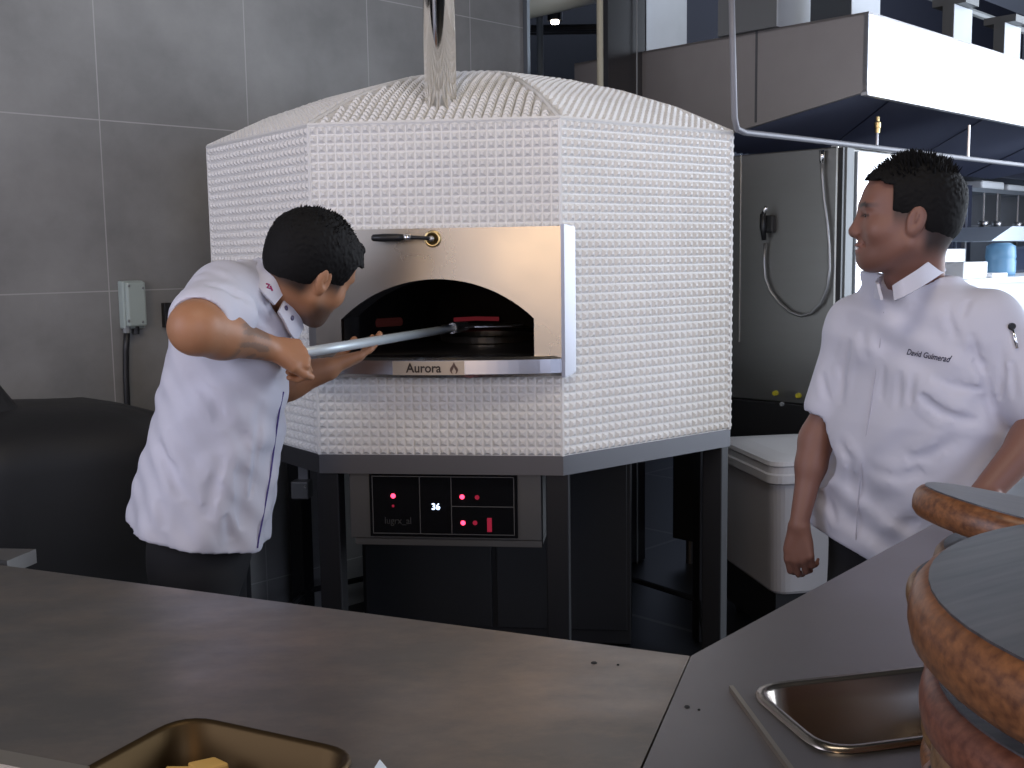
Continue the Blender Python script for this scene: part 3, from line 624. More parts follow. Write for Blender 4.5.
for q in ((cb2+1.15, 2.62), (cb2+1.15, 3.0), (cb2+.25, 3.0)): obj('post', MB().box(UN(q[0], q[1], (zt+zc-.02)/2+.0005), (.025, .025, zc-.021-zt), ax), STEEL, cvr)
sh = thing('wall_rack', 'steel wall rack with hanging utensils at the far right of the kitchen', 'rack', UN(rack_u+1.3, 3.4, 1.7))
zs = float(kp(1000, 192, 3.2)[2])
obj('shelf', MB().box(UN(rack_u+1.3, 3.3, zs), (2.6, .25, .03), ax), mat('rack_steel', (.35, .38, .42), .4, .7), sh)
obj('back_panel', MB().box(UN(rack_u+1.3, 3.45, zs-.35), (2.6, .03, 1.0), ax), mat('rack_panel', (.20, .22, .25), .4, .6), sh)
for k in range(5): obj('bracket', MB().box(UN(rack_u+.1+.55*k, 3.3, zs-.13), (.03, .24, .22), ax), STEEL, sh)
lads = [('deep steel ladle nearest the dark cabinet on the wall rack', .3), ('second steel ladle hanging on the wall rack, past the first bracket', .55), ('steel ladle furthest right on the wall rack', .95)]
for lab_, du_ in lads:
    q = UN(rack_u+du_, 3.16, zs-.02)
    ud = thing('hanging_ladle', lab_, 'ladle', q, 'ladles under the rack')
    obj('handle', MB().tube([q, q-[0, 0, .2]], .006, 6), STEEL, ud); obj('bowl', MB().rev(q-[0, 0, .25], [(.01, 0), (.03, .012), (.04, .05)], seg=12), STEEL, ud, smooth=True)
def onrack(name, lab, cat, x0, x1, y, m):
    a, b = kp(x0, y, 3.2), kp(x1, y, 3.2); h = a[2]-zs-.016; ctr = UN((a @ U + b @ U)/2, 3.3, zs+.016+h/2)
    tag(obj(name, MB().box(ctr, (abs((b-a) @ U), .2, h), ax), m, origin=ctr, bevel=.015), lab, cat)
onrack('stock_pot', 'white enamel pot on the top rack at the far right', 'pot', 983, 1005, 180, BRW)
onrack('storage_box', 'white box on the top rack beside the pot at the frame edge', 'box', 1009, 1040, 184, BRW)
# ------------------------------------------------------------ column and pipes behind the oven
c0, c1 = UN(0, 3.25) , 0
ca, cb_ = kp(608, 60, 3.25) @ U, kp(645, 60, 3.25) @ U
cl = struct(obj('trim_2', MB().box(UN((ca+cb_)/2, 3.28, 2.25), (cb_-ca, .06, 4.49), ax), mat('dark_column', (.016, .016, .018), .5)))
p = kp(636, 60, 3.24); tag(obj('cable', MB().tube([UN(p @ U, 3.235, .0), UN(p @ U, 3.235, 4.4)], .004, 6), GREYP, origin=UN(p @ U, 3.235, 0)), 'thin grey cable running down the dark column behind the oven', 'cable')
def vp(name, x, n, r, m, lab):
    p = kp(x, 40, n); return tag(obj(name, MB().tube([UN(p @ U, n, 0), UN(p @ U, n, 4.49)], r, 12), m, origin=UN(p @ U, n, 0), smooth=True), lab, 'pipe')
vp('upright_pipe', 600, 3.1, .014, mat('cream_pipe', (.36, .33, .24), .5), 'cream upright pipe left of the dark column behind the oven')
vp('upright_pipe', 540, 5.0, .022, mat('grey_upright', (.22, .23, .23), .5), 'grey upright pipe right of the tiled wall\'s end, behind the oven')
q0, q1 = kp(505, 9, 4.6), kp(600, -12, 4.6)
tag(obj('overhead_duct', MB().tube([q0-(q1-q0)*.6, q1+(q1-q0)*2], .085, 16), mat('cream_duct', (.42, .40, .33), .5), origin=q0, smooth=True), 'cream round duct under the ceiling beyond the tiled wall', 'duct')
sl = aty(555, 22, 9.0); 
spt = thing('ceiling_spotlight', 'small lit spotlight in the dark ceiling beyond the tiled wall', 'spotlight', sl)
obj('can', MB().rev(sl+[0, 0, .01], [(.06, 0), (.06, .1)], seg=16), BLACK, spt); obj('bulb', MB().rev(sl-[0, 0, .01], [(.02, -.01), (.032, 0), (.032, .02)], seg=16), mat('lamp_glow', (1, .9, .8), .5, emit=(1, .85, .7), estr=14), spt)
obj('mounting_rod', MB().tube([sl+[0, 0, .1], [sl[0], sl[1], 4.5]], .01, 6), BLACK, spt)
for (xa, ya, xb, yb, Y) in ((525, 30, 595, 12, 8), (525, 28, 600, 58, 7.5), (525, 33, 600, 46, 9)):
    a_, b_ = aty(xa, ya, Y), aty(xb, yb, Y); b_[2] = a_[2]
    d_ = (b_-a_)
    tag(obj('ceiling_batten', MB().tube([a_-d_*.5, b_+d_*1.2], .02, 6), mat('batten', (.03, .03, .032), .6), origin=a_), 'thin dark ceiling batten beyond the tiled wall' , 'batten', 'dark battens under the far ceiling')
tag(obj('partition_panel', MB().box(UN(6.2, 5.6, 1.35), (1.6, .08, 2.7), ax), mat('brown_grey_panel', (.05, .047, .044), .6), origin=UN(6.2, 5.6, 0)), 'brown-grey partition between the two upright pipes far behind the oven', 'partition')
# ------------------------------------------------------------ wall fittings
wn = -N
def wp_(x, y, o=0): return plane(x, y, N*(WOFF-o), N)
sb = thing('isolator_switch', 'pale grey-green isolator switch box on the tiled wall with a black cable', 'switch', wp_(135, 305))
def wbox(x0, y0, x1, y1, d, o=0):
    a, b = wp_(x0, y0, o+d), wp_(x1, y1, o+d); return MB().box((a+b)/2+N*d/2, (abs((b-a) @ U), d, abs(a[2]-b[2])), ax)
PG = mat('grey_green_plastic', (.37, .43, .40), .3, noise=.05)
s1 = obj('back_box', wbox(122, 281, 146, 328, .04), PG, sb, bevel=.006)
obj('cover', wbox(126, 282, 148, 326, .022, .04), PG, sb, bevel=.008)
for x, y in ((129, 286), (143, 288), (129, 321), (143, 322)): obj('screw', MB().rev(wp_(x, y, .062), [(.005, 0), (.003, .003)], axis=-N, seg=10), GREYP, sb)
obj('gland', MB().tube([wp_(127, 326, .03), wp_(127, 333, .03)], .014, 10), GREYP, sb)
obj('gland', MB().tube([wp_(136, 326, .03), wp_(136, 334, .03)], .012, 10), BLACK, sb)
obj('cable', MB().tube([wp_(127, 332, .03), wp_(126, 350, .02), wp_(126, 375, .02), wp_(127, 400, .02), wp_(129, 430, .02), wp_(130, 470, .02)], .011, 8), BLACK, sb, smooth=True)
tag(obj('socket_plate', wbox(164, 303, 176, 327, .025), BLACK, origin=wp_(170, 315), bevel=.003), 'small black socket on the tiled wall behind the bending man', 'socket')
# ------------------------------------------------------------ ingredient bin
bt = plane(735, 600, (0, 0, 0), zz)
BINM = mat('bin_plastic', (.42, .41, .42), .45, noise=.02); LIDM = mat('bin_lid_plastic', (.50, .49, .50), .35)
Bz = .60
D1 = np.array([-.18, .984, 0]); D2 = np.array([.984, .18, 0])
BC = aty(773, 597, 3.97); BZ0 = float(BC[2]); BC[2] = 0
def bq_(a, b, z): return BC + D1*a + D2*b + zz*z
BLn = .56; BWd = .37
bn = thing('ingredient_bin', 'grey-white plastic ingredient bin with a lid right of the tiled oven', 'bin', bq_(BLn/2, BWd/2, 0))
ztop = float(aty(775, 480, 3.96)[2])
def rr2(d, z): return [(p[0], p[1], z) for p in rrect([bq_(-d, -d, 0), bq_(BLn+d, -d, 0), bq_(BLn+d, BWd+d, 0), bq_(-d, BWd+d, 0)], .06)]
def loft(loops, cap=True):
    n = len(loops[0]); mb = MB(); fs = [(i*n+k, i*n+(k+1) % n, (i+1)*n+(k+1) % n, (i+1)*n+k) for i in range(len(loops)-1) for k in range(n)]
    if cap: fs += [tuple(range(n))[::-1], tuple(range((len(loops)-1)*n, len(loops)*n))]
    return mb.add([p for l in loops for p in l], fs)
obj('tub', loft([rr2(-.02, BZ0), rr2(-.015, BZ0+.01), rr2(0, ztop)]), BINM, bn)
obj('lid', loft([rr2(.012, ztop-.02), rr2(.02, ztop-.015), rr2(.02, ztop+.015), rr2(.012, ztop+.02), rr2(.012, ztop+.045), rr2(.018, ztop+.05), rr2(.014, ztop+.065), rr2(-.02, ztop+.07), rr2(-.08, ztop+.075)]), LIDM, bn)
for a, b in ((.07, .07), (BLn-.07, .07), (.07, BWd-.07), (BLn-.07, BWd-.07)): obj('castor', MB().rev(bq_(a, b-.012, .025), [(.025, 0), (.025, .024)], axis=D2, seg=14), BLACK, bn)
obj('dolly', MB().box(bq_(BLn/2, BWd/2, (.05+BZ0)/2), (BLn-.06, BWd-.05, BZ0-.05), [D1, D2, zz]), BLACK, bn)
# ------------------------------------------------------------ black covered shape on the left
HCN = 3.28; hx_ = plane(36, 400, N*HCN, N); HCU = float(hx_ @ U)
def heap():
    rng = np.random.default_rng(4); mb = MB(); n = 72; m = 22; rows = []
    ph = rng.uniform(0, 6.28, 8); H0 = .93
    for j in range(m+1):
        t = j/m
        for i in range(n):
            a = 2*math.pi*i/n; ca, sa = math.cos(a), math.sin(a); e = 2/3.4
            rx = .52*abs(ca)**e*(1 if ca > 0 else -1); ry = .36*abs(sa)**e*(1 if sa > 0 else -1)
            if t < .55: z = H0*(t/.55); s_ = 1.04-.10*(t/.55)**2
            else: q = (t-.55)/.45; z = H0+.16*math.sin(q*math.pi/2); s_ = .94*math.cos(q*math.pi/2)**.6
            fold = 1+.02*math.sin(9*a+ph[0]+2*t)+.013*math.sin(17*a+ph[1]-3*t)+.008*math.sin(31*a+ph[2])
            hu_ = rx*s_*fold; z2 = z - .07*max(0, hu_-.2)*(t > .5)/.3
            rows.append(UN(HCU+hu_, HCN+ry*s_*fold, max(.002, z2+.010*math.sin(9*hu_+3)*t)))
    fs = [(j*n+i, j*n+(i+1) % n, (j+1)*n+(i+1) % n, (j+1)*n+i) for j in range(m) for i in range(n)]
    mb.add(rows, fs); return mb
cvt = thing('covered_machine', 'bulky appliance under a black plastic sheet at the left wall', 'covered machine', UN(HCU, HCN, 0))
obj('plastic_sheet', heap(), mat('black_sheet', (.009, .009, .010), .55, bump=.5, bscale=9), cvt, smooth=True)
pk = plane(-14, 384, N*3.2, N)
obj('knotted_corner', MB().rev(pk-[0, 0, .14], [(.11, 0), (.085, .06), (.045, .12), (.02, .16)], seg=14), mat('black_sheet_knot', (.009, .009, .010), .55), cvt, smooth=True)
# ------------------------------------------------------------ wooden serving boards
def wood(name, c1, c2, top=False):
    m = mat(name, c1, .38, noise=.1); nt = m.node_tree; L = nt.links; bs = nt.nodes['Principled BSDF']
    tc = nt.nodes.new('ShaderNodeTexCoord'); mp = nt.nodes.new('ShaderNodeMapping'); mp.inputs['Scale'].default_value = (5, 70, 95); L.new(tc.outputs['Object'], mp.inputs[0])
    n_ = nt.nodes.new('ShaderNodeTexNoise'); n_.inputs['Scale'].default_value = 2; n_.inputs['Detail'].default_value = 5; n_.inputs['Distortion'].default_value = .15; L.new(mp.outputs[0], n_.inputs['Vector'])
    cr = nt.nodes.new('ShaderNodeValToRGB'); cr.color_ramp.elements[0].position = .3; cr.color_ramp.elements[0].color = (*c1, 1); cr.color_ramp.elements[1].position = .68; cr.color_ramp.elements[1].color = (*c2, 1)
    L.new(n_.outputs['Fac'], cr.inputs[0]); L.new(cr.outputs[0], bs.inputs['Base Color']); return m
W_O = wood('orange_edge_wood', (.11, .042, .02), (.30, .125, .048)); W_R = wood('reddish_edge_wood', (.12, .04, .024), (.25, .095, .055)); W_Y = wood('yellow_edge_wood', (.14, .07, .028), (.28, .15, .06))
SLT = wood('dark_board_face', (.045, .045, .052), (.095, .09, .095))
def board(c, r, th, m, label, tilt=(0, 0), rz=0, ex=1.0, handle=None):
    R = Matrix.Rotation(rz, 4, 'Z') @ Matrix.Rotation(tilt[0], 4, 'X') @ Matrix.Rotation(tilt[1], 4, 'Y')
    W = Matrix.Translation(Vector([float(q) for q in c])) @ R
    t = bpy.data.objects.new('serving_board', None); COL.objects.link(t); t.empty_display_size = .1; t.matrix_world = W; WM[t.name] = W
    tag(t, label, 'serving board', 'stacked round wooden serving boards')
    n = 64
    def lp(rr, z): return [tuple(W @ Vector((rr*ex*math.cos(2*math.pi*k/n), rr*math.sin(2*math.pi*k/n), z))) for k in range(n)]
    pr = [(r-th*.42, 0), (r-th*.18, th*.06), (r-th*.04, th*.22), (r, th*.42), (r, th*.6), (r-th*.05, th*.8), (r-th*.16, th*.94), (r-th*.30, th)]
    obj('wooden_edge', loft([lp(a, z) for a, z in pr]), m, t, smooth=True)
    obj('upper_face', loft([lp(r-th*.28, th*.97), lp(r-th*.28, th+.0012)]), SLT, t)
    return t
# ------------------------------------------------------------ smooth-surface modelling for figures: blended distance field -> mesh
def axis_pts(lo, hi, base, fine=()):
    p = [lo]
    while p[-1] < hi:
        x = p[-1]; st = base
        for a, b, s_ in fine:
            if a <= x < b: st = min(st, s_)
            elif x < a < x+st: st = min(st, max(s_, a-x))
        p.append(x+st)
    return np.array(p, np.float32)
class Field:
    def __init__(s, xs, ys, zs_): s.x, s.y, s.z = xs, ys, zs_; s.D = np.full((len(xs), len(ys), len(zs_)), .06, np.float32)
    def sl(s, lo, hi, pad):
        r = []
        for a, l_, h_ in zip((s.x, s.y, s.z), lo, hi): i0 = max(0, np.searchsorted(a, l_-pad)-1); i1 = min(len(a), np.searchsorted(a, h_+pad)+1); r.append(slice(i0, i1))
        return tuple(r)
    def grid(s, r): return np.meshgrid(s.x[r[0]], s.y[r[1]], s.z[r[2]], indexing='ij', sparse=True)
    def op(s, fn, lo, hi, k, mode='u', pad=.05):
        r = s.sl(lo, hi, pad)
        if any(q.stop-q.start < 1 for q in r): return
        X, Y, Z = s.grid(r); d = fn(X, Y, Z); A = s.D[r]
        if mode == 'u':
            h = np.maximum(k-np.abs(A-d), 0)/k if k else 0; s.D[r] = np.minimum(A, d)-h*h*k*.25
        else:
            d = -d; h = np.maximum(k-np.abs(A-d), 0)/k if k else 0; s.D[r] = np.maximum(A, d)+h*h*k*.25
    def cone(s, a, b, ra, rb, k=.02, mode='u'):
        a = np.array(a, float); b = np.array(b, float); ab = b-a; L2 = ab @ ab+1e-9; m = max(ra, rb)
        def fn(X, Y, Z):
            px, py, pz_ = X-a[0], Y-a[1], Z-a[2]; t = np.clip((px*ab[0]+py*ab[1]+pz_*ab[2])/L2, 0, 1)
            return np.sqrt((px-ab[0]*t)**2+(py-ab[1]*t)**2+(pz_-ab[2]*t)**2)-(ra+(rb-ra)*t)
        s.op(fn, np.minimum(a, b)-m, np.maximum(a, b)+m, k, mode)
    def ell(s, c, r, R=np.eye(3), k=.02, mode='u'):
        c = np.array(c, float); R = np.array(R); r = np.array(r, float); m = r.max()
        def fn(X, Y, Z):
            px, py, pz_ = X-c[0], Y-c[1], Z-c[2]
            q = [(px*R[i][0]+py*R[i][1]+pz_*R[i][2]) for i in range(3)]
            k0 = np.sqrt((q[0]/r[0])**2+(q[1]/r[1])**2+(q[2]/r[2])**2); k1 = np.sqrt((q[0]/r[0]**2)**2+(q[1]/r[1]**2)**2+(q[2]/r[2]**2)**2)+1e-6
            return k0*(k0-1)/k1
        s.op(fn, c-m, c+m, k, mode)
    def half(s, p, n, k=.004):      # cut away the side n points to
        p = np.array(p, float); n = np.array(n, float)/np.linalg.norm(n)
        r = (slice(0, len(s.x)), slice(0, len(s.y)), slice(0, len(s.z))); X, Y, Z = s.grid(r)
        d = (X-p[0])*n[0]+(Y-p[1])*n[1]+(Z-p[2])*n[2]; s.D = np.maximum(s.D, d.astype(np.float32))
    def torso(s, secs, k=.03, p=2.5, fold=None):
        # secs: (z, cx, cy, half width, half depth, azimuth of facing); superelliptic sections
        S = np.array(secs, float); S = S[np.argsort(S[:, 0])]
        lo = (S[:, 1].min()-.3, S[:, 2].min()-.3, S[0, 0]); hi = (S[:, 1].max()+.3, S[:, 2].max()+.3, S[-1, 0])
        def fn(X, Y, Z):
            z = Z; g = [np.interp(z, S[:, 0], S[:, i]) for i in range(1, 6)]
            px, py = X-g[0], Y-g[1]; c_, s_ = np.cos(g[4]), np.sin(g[4])
            f = px*c_+py*s_; l_ = px*s_-py*c_
            q = (np.abs(l_/g[2])**p+np.abs(f/g[3])**p)**(1/p)
            rr = np.sqrt(l_**2+f**2)+1e-6; d = rr*(1-1/np.maximum(q, 1e-3))*.9
            d = np.where(q < .2, -.05, d)
            e = np.maximum(S[0, 0]-z, z-S[-1, 0])
            d = np.maximum(d, e)
            if fold is not None: d = d+fold(X, Y, Z, f, l_)
            return np.clip(d, -.06, .06)
        s.op(fn, lo, hi, k, pad=.03)
    def mesh(s):
        D = s.D; S = D < 0; x, y, z = s.x, s.y, s.z; nx, ny, nz = D.shape
        c = np.zeros((nx-1, ny-1, nz-1), np.uint8)
        for i in (0, 1):
            for j in (0, 1):
                for k in (0, 1): c += S[i:nx-1+i, j:ny-1+j, k:nz-1+k]
        I, J, K = np.nonzero((c > 0) & (c < 8)); idx = -np.ones(c.shape, np.int32); idx[I, J, K] = np.arange(len(I))
        P = np.zeros((len(I), 3)); W = np.zeros(len(I))
        C8 = [(a, b, d) for a in (0, 1) for b in (0, 1) for d in (0, 1)]
        for a in C8:
            for ax_ in range(3):
                if a[ax_]: continue
                b = list(a); b[ax_] = 1
                da = D[I+a[0], J+a[1], K+a[2]]; db = D[I+b[0], J+b[1], K+b[2]]; mk = (da < 0) != (db < 0)
                t = np.where(mk, da/(da-db+1e-12*(da == db)), 0)
                pa = np.stack([x[I+a[0]], y[J+a[1]], z[K+a[2]]], 1); pb_ = np.stack([x[I+b[0]], y[J+b[1]], z[K+b[2]]], 1)
                P += np.where(mk[:, None], pa+(pb_-pa)*t[:, None], 0); W += mk
        P /= W[:, None]; F = []
        def quads(m, off):
            i, j, k = np.nonzero(m); i, j, k = i+off[0], j+off[1], k+off[2]; return i, j, k
        m = S[:-1, 1:-1, 1:-1] != S[1:, 1:-1, 1:-1]; i, j, k = quads(m, (0, 1, 1)); q = np.stack([idx[i, j-1, k-1], idx[i, j, k-1], idx[i, j, k], idx[i, j-1, k]], 1); fl_ = S[i, j, k]; q[~fl_] = q[~fl_][:, ::-1]; F.append(q)
        m = S[1:-1, :-1, 1:-1] != S[1:-1, 1:, 1:-1]; i, j, k = quads(m, (1, 0, 1)); q = np.stack([idx[i-1, j, k-1], idx[i-1, j, k], idx[i, j, k], idx[i, j, k-1]], 1); fl_ = S[i, j, k]; q[~fl_] = q[~fl_][:, ::-1]; F.append(q)
        m = S[1:-1, 1:-1, :-1] != S[1:-1, 1:-1, 1:]; i, j, k = quads(m, (1, 1, 0)); q = np.stack([idx[i-1, j-1, k], idx[i, j-1, k], idx[i, j, k], idx[i-1, j, k]], 1); fl_ = S[i, j, k]; q[~fl_] = q[~fl_][:, ::-1]; F.append(q)
        F = np.concatenate(F); F = F[(F >= 0).all(1)]
        return P, F
def np_mesh(name, P, F):
    me = bpy.data.meshes.new(name); me.vertices.add(len(P)); me.vertices.foreach_set('co', P.astype(np.float32).ravel())
    me.loops.add(F.size); me.loops.foreach_set('vertex_index', F.astype(np.int32).ravel()); me.polygons.add(len(F))
    me.polygons.foreach_set('loop_start', np.arange(0, F.size, 4, dtype=np.int32)); me.polygons.foreach_set('loop_total', np.full(len(F), 4, np.int32))
    me.update(calc_edges=True); me.validate(); return me
def relax(P, F, n=1, lam=.5):
    for _ in range(n):
        A = np.zeros_like(P); W = np.zeros(len(P))
        for a, b in ((0, 1), (1, 2), (2, 3), (3, 0)):
            for i, j in ((a, b), (b, a)):
                for q in range(3): A[:, q] += np.bincount(F[:, i], P[F[:, j], q], len(P))
                W += np.bincount(F[:, i], minlength=len(P))
        P = P+(A/W[:, None]-P)*lam
    return P
def field_obj(name, fld, m, parent, sm=1, color=None):
    P, F = fld.mesh(); P = relax(P, F, sm); me = np_mesh(name, P, F)
    if color is not None:
        col = color(P); at = me.color_attributes.new('tone', 'FLOAT_COLOR', 'POINT'); at.data.foreach_set('color', np.concatenate([col, np.ones((len(P), 1))], 1).astype(np.float32).ravel())
    return put(name, me, m, parent, smooth=True, normals=False)
def hrot(yaw, pitch, roll):
    cy, sy = math.cos(yaw), math.sin(yaw); Fw = np.array([cy, sy, 0]); Rt = np.array([sy, -cy, 0]); Z = np.array([0, 0, 1.])
    F2 = Fw*math.cos(pitch)-Z*math.sin(pitch); Z2 = Fw*math.sin(pitch)+Z*math.cos(pitch)
    return np.array([Rt*math.cos(roll)-Z2*math.sin(roll), F2, Z2*math.cos(roll)+Rt*math.sin(roll)])
class Head:
    def __init__(s, o, yaw, pitch, roll, sc=1): s.o = np.array(o, float); s.R = hrot(*np.radians([yaw, pitch, roll])); s.s = sc
    def w(s, x, y, z): return s.o+s.s*(s.R[0]*x+s.R[1]*y+s.R[2]*z)
    def loc(s, P): return (P-s.o) @ s.R.T/s.s
    def E(s, f, c, r, k=.01, mode='u', rot=None):
        R = s.R if rot is None else rot @ s.R
        f.ell(s.w(*c), np.array(r)*s.s, R, k*s.s, mode)
    def C(s, f, a, b, ra, rb, k=.01, mode='u'): f.cone(s.w(*a), s.w(*b), ra*s.s, rb*s.s, k*s.s, mode)
def rx(a): c_, s_ = math.cos(a), math.sin(a); return np.array([[1, 0, 0], [0, c_, s_], [0, -s_, c_]])
def build_head(f, h, smile=0, full=1.0):
    h.E(f, (0, -.022, .028), (.076, .098, .088), .02)           # cranium
    h.E(f, (0, -.045, -.01), (.066, .07, .06), .03)             # occiput
    h.E(f, (0, .035, .03), (.062, .055, .058), .03)             # forehead
    h.E(f, (0, .026, -.035), (.063*full, .064, .072), .03)       # mid face
    h.E(f, (0, .074, -.028), (.026, .022, .030), .02)           # base of the nose
    for s_ in (-1, 1):
        h.E(f, (s_*.041*full, .056, -.034), (.022, .026, .024), .025)       # cheek
        h.C(f, (s_*.056*full, -.002, -.062), (s_*.018, .062, -.1), .017, .016, .03)  # jaw
    h.E(f, (0, .045, -.078), (.043*full, .042, .034), .025)     # mouth block
    h.E(f, (0, .070, -.099), (.019, .019, .016), .02)           # chin
    h.E(f, (0, .080, .020), (.046, .013, .010), .018)           # brow ridge
    for s_ in (-1, 1): h.E(f, (s_*.031, .102, -.001), (.015, .013, .009), .010, 's')  # sockets
    for s_ in (-1, 1):
        h.E(f, (s_*.031, .0745, -.001), (.0155, .0135, .0125), .003)         # lids
        h.E(f, (s_*.031, .0905, -.002), (.0125, .008, .0035), .002, 's')
    h.C(f, (0, .084, .006), (0, .102, -.032), .0085, .0115, .014)           # nose
    h.E(f, (0, .102, -.037), (.0125, .011, .0105), .010)
    for s_ in (-1, 1): h.E(f, (s_*.0135, .093, -.041), (.0085, .0105, .0080), .008)
    for s_ in (-1, 1): h.E(f, (s_*.006, .104, -.0480), (.003, .004, .0022), .002, 's')
    h.E(f, (0, .090, -.0655), (.022, .0105, .0055), .006)       # upper lip
    h.E(f, (0, .087, -.0785), (.019, .0105, .0070), .006)       # lower lip
    for s_ in (-1, 1): h.C(f, (0, .101, -.0715), (s_*.026, .083, -.0715+smile*.009), .0022, .0018, .002, 's')
    if smile:
        h.C(f, (-.014, .098, -.0718), (.014, .098, -.0718), .0038, .0038, .002, 's')
        for s_ in (-1, 1): h.C(f, (s_*.020, .094, -.044), (s_*.036, .074, -.074), .002, .002, .006, 's')
    for s_ in (-1, 1):                                           # ears
        R = rx(.25)
        h.E(f, (s_*.078, -.012, -.012), (.009, .019, .032), .006, rot=R)
        h.E(f, (s_*.074, -.004, -.034), (.009, .010, .012), .006)
        h.E(f, (s_*.087, -.008, -.008), (.007, .010, .020), .004, 's', rot=R)
        h.E(f, (s_*.0835, -.012, -.006), (.003, .004, .013), .002, rot=R)
def hair_cap(h, m, parent, xs, top, side, spikes, rng, low=(.0, -.03), quiff=0, rngn=900, hlz=.058, tmp=.050):
    lo = h.o-.17; hi = h.o+.18
    f = Field(axis_pts(lo[0], hi[0], .003), axis_pts(lo[1], hi[1], .003), axis_pts(lo[2], hi[2], .003))
    r = (slice(0, len(f.x)), slice(0, len(f.y)), slice(0, len(f.z))); X, Y, Z = f.grid(r)
    L_ = [((X-h.o[0])*h.R[i][0]+(Y-h.o[1])*h.R[i][1]+(Z-h.o[2])*h.R[i][2])/h.s for i in range(3)]; lx, ly, lz = L_
    def e3(c, rr):
        q0, q1, q2 = lx-c[0], ly-c[1], lz-c[2]; k0 = np.sqrt((q0/rr[0])**2+(q1/rr[1])**2+(q2/rr[2])**2); return (k0-1)*min(rr)
    t = np.clip((lz-low[0]+.01)/.085, 0, 1); th = side+(top-side)*t*t*(3-2*t)
    def smn(a, b, k): hh = np.maximum(k-np.abs(a-b), 0)/k; return np.minimum(a, b)-hh*hh*k*.25
    d = smn(smn(e3((0, -.022, .028), (.076, .098, .088)), e3((0, -.045, -.01), (.066, .07, .06)), .03), e3((0, .035, .03), (.062, .055, .058)), .03)-th
    nz_ = np.sin(lx*310+2.2*np.sin(ly*190+lz*90))*np.sin(ly*280+2*np.sin(lx*230-lz*120))*np.sin(lz*340+1.7*np.sin(lx*170+ly*260))
    d = d+.0022*nz_*(.35+t)
    if quiff: d = np.minimum(d, e3((0, .060, .088), (.048, .028, .020))+.002*nz_)
    # hairline: keep region above/behind a surface
    hl = np.where(ly > .02, .052+.30*np.maximum(0, .085-np.abs(lx))*.05+np.maximum(0, np.abs(lx)-.045)*-.3, 0)   # forehead height
    fr_ = lz-(hlz+.010*np.cos(lx*30)+.004*np.sin(lx*210))          # positive above the forehead line
    sd_ = np.minimum(lz-low[0], tmp-ly)       # sides
    bk = np.minimum(lz-low[1], -.030-ly)       # back of the head
    keep = np.maximum(np.maximum(fr_, sd_), bk); d = np.maximum(d, -keep*.14)
    f.D[:] = (d*h.s).astype(np.float32)
    P, F = f.mesh(); P = relax(P, F, 1); o = put('hair', np_mesh('hair', P, F), m, parent, smooth=True, normals=False)
    sp_ = MB(); n_ = 0
    while n_ < rngn:
        a = rng.uniform(0, 6.283); b = rng.uniform(.0, 1)
        ex, ey = math.cos(a)*b*.066, math.sin(a)*b*.095-.01
        q = 1-(ex/.078)**2-((ey+.022)/.1)**2
        if q < .04: continue
        ez = .028+.088*math.sqrt(q)+top*.6
        if ez < .055 or (ey > tmp-.004 and ez < hlz+.014): continue
        n_ += 1; nr = np.array([ex/.006, (ey+.022)/.01+spikes[1]*.6, (ez-.028)/.0077+.3]); nr /= np.linalg.norm(nr)
        nr = nr+np.array([rng.uniform(-.3, .3), rng.uniform(-.1, .5), rng.uniform(0, .5)]); nr /= np.linalg.norm(nr)
        l_ = spikes[0]*rng.uniform(.5, 1.2); A0 = np.array([ex, ey, ez-.006]); A1 = A0+nr*(l_+.006)
        sp_.tube([h.w(*A0), h.w(*(A0*.5+A1*.5)), h.w(*A1)], [.0030*h.s, .0022*h.s, .0004], 4)
    obj('hair_tuft', sp_, m, o)
    return o
def hand(f, wrist, pdir, back, thumb, curls, spread=.018, sc=1.0, tc=(.5, .4), tdir=None, k=.006):
    """pdir: wrist->knuckles, back: normal of the back of the hand, thumb: side the thumb is on (unit, across the palm)"""
    pd = np.array(pdir, float); pd /= np.linalg.norm(pd); bk = np.array(back, float); bk -= pd*(bk @ pd); bk /= np.linalg.norm(bk)
    th = np.cross(pd, bk); th *= 1 if th @ np.array(thumb) > 0 else -1; W = np.array(wrist, float)
    L_ = [.092, .096, .090, .080]; off = [.030, .010, -.011, -.030]; fl_ = [(.040, .026, .020), (.044, .029, .021), (.041, .027, .020), (.033, .020, .018)]
    tips = []
    for i in range(4):
        kn = W+(pd*L_[i]+th*off[i])*sc; f.cone(W+th*off[i]*.45*sc+pd*.01*sc, kn, .0155*sc, .0105*sc, .012)
        ang = 0; p = kn; c_ = curls[i]
        for j in range(3):
            ang += c_[j]; d = pd*math.cos(ang)-bk*math.sin(ang)+th*(off[i]*spread*20*(1 if j == 0 else .3)); d /= np.linalg.norm(d)
            q = p+d*fl_[i][j]*sc*1.0; f.cone(p, q, (.0093-.0007*j)*sc, (.0088-.0008*j)*sc, k if j == 0 else .004); p = q
        tips.append(p)
    f.ell(W+pd*.055*sc-bk*.004*sc, (.034*sc, .045*sc, .013*sc), [th, pd, bk], .012)
    t0 = W+(pd*.025+th*.022-bk*.006)*sc; td = (pd*.6+th*.75-bk*.35) if tdir is None else np.array(tdir, float); td /= np.linalg.norm(td)
    t1 = t0+td*.042*sc; t2d = td*(1-tc[0])+(pd*.8-bk*.5)*tc[0]; t2d /= np.linalg.norm(t2d); t2 = t1+t2d*.032*sc; t3d = t2d*(1-tc[1])+(pd*.6-th*.5-bk*.4)*tc[1]; t3d /= np.linalg.norm(t3d); t3 = t2+t3d*.024*sc
    f.cone(W+pd*.012*sc, t1, .017*sc, .013*sc, .012); f.cone(t1, t2, .0118*sc, .0105*sc, .004); f.cone(t2, t3, .0103*sc, .0088*sc, .003)
    return tips, t3
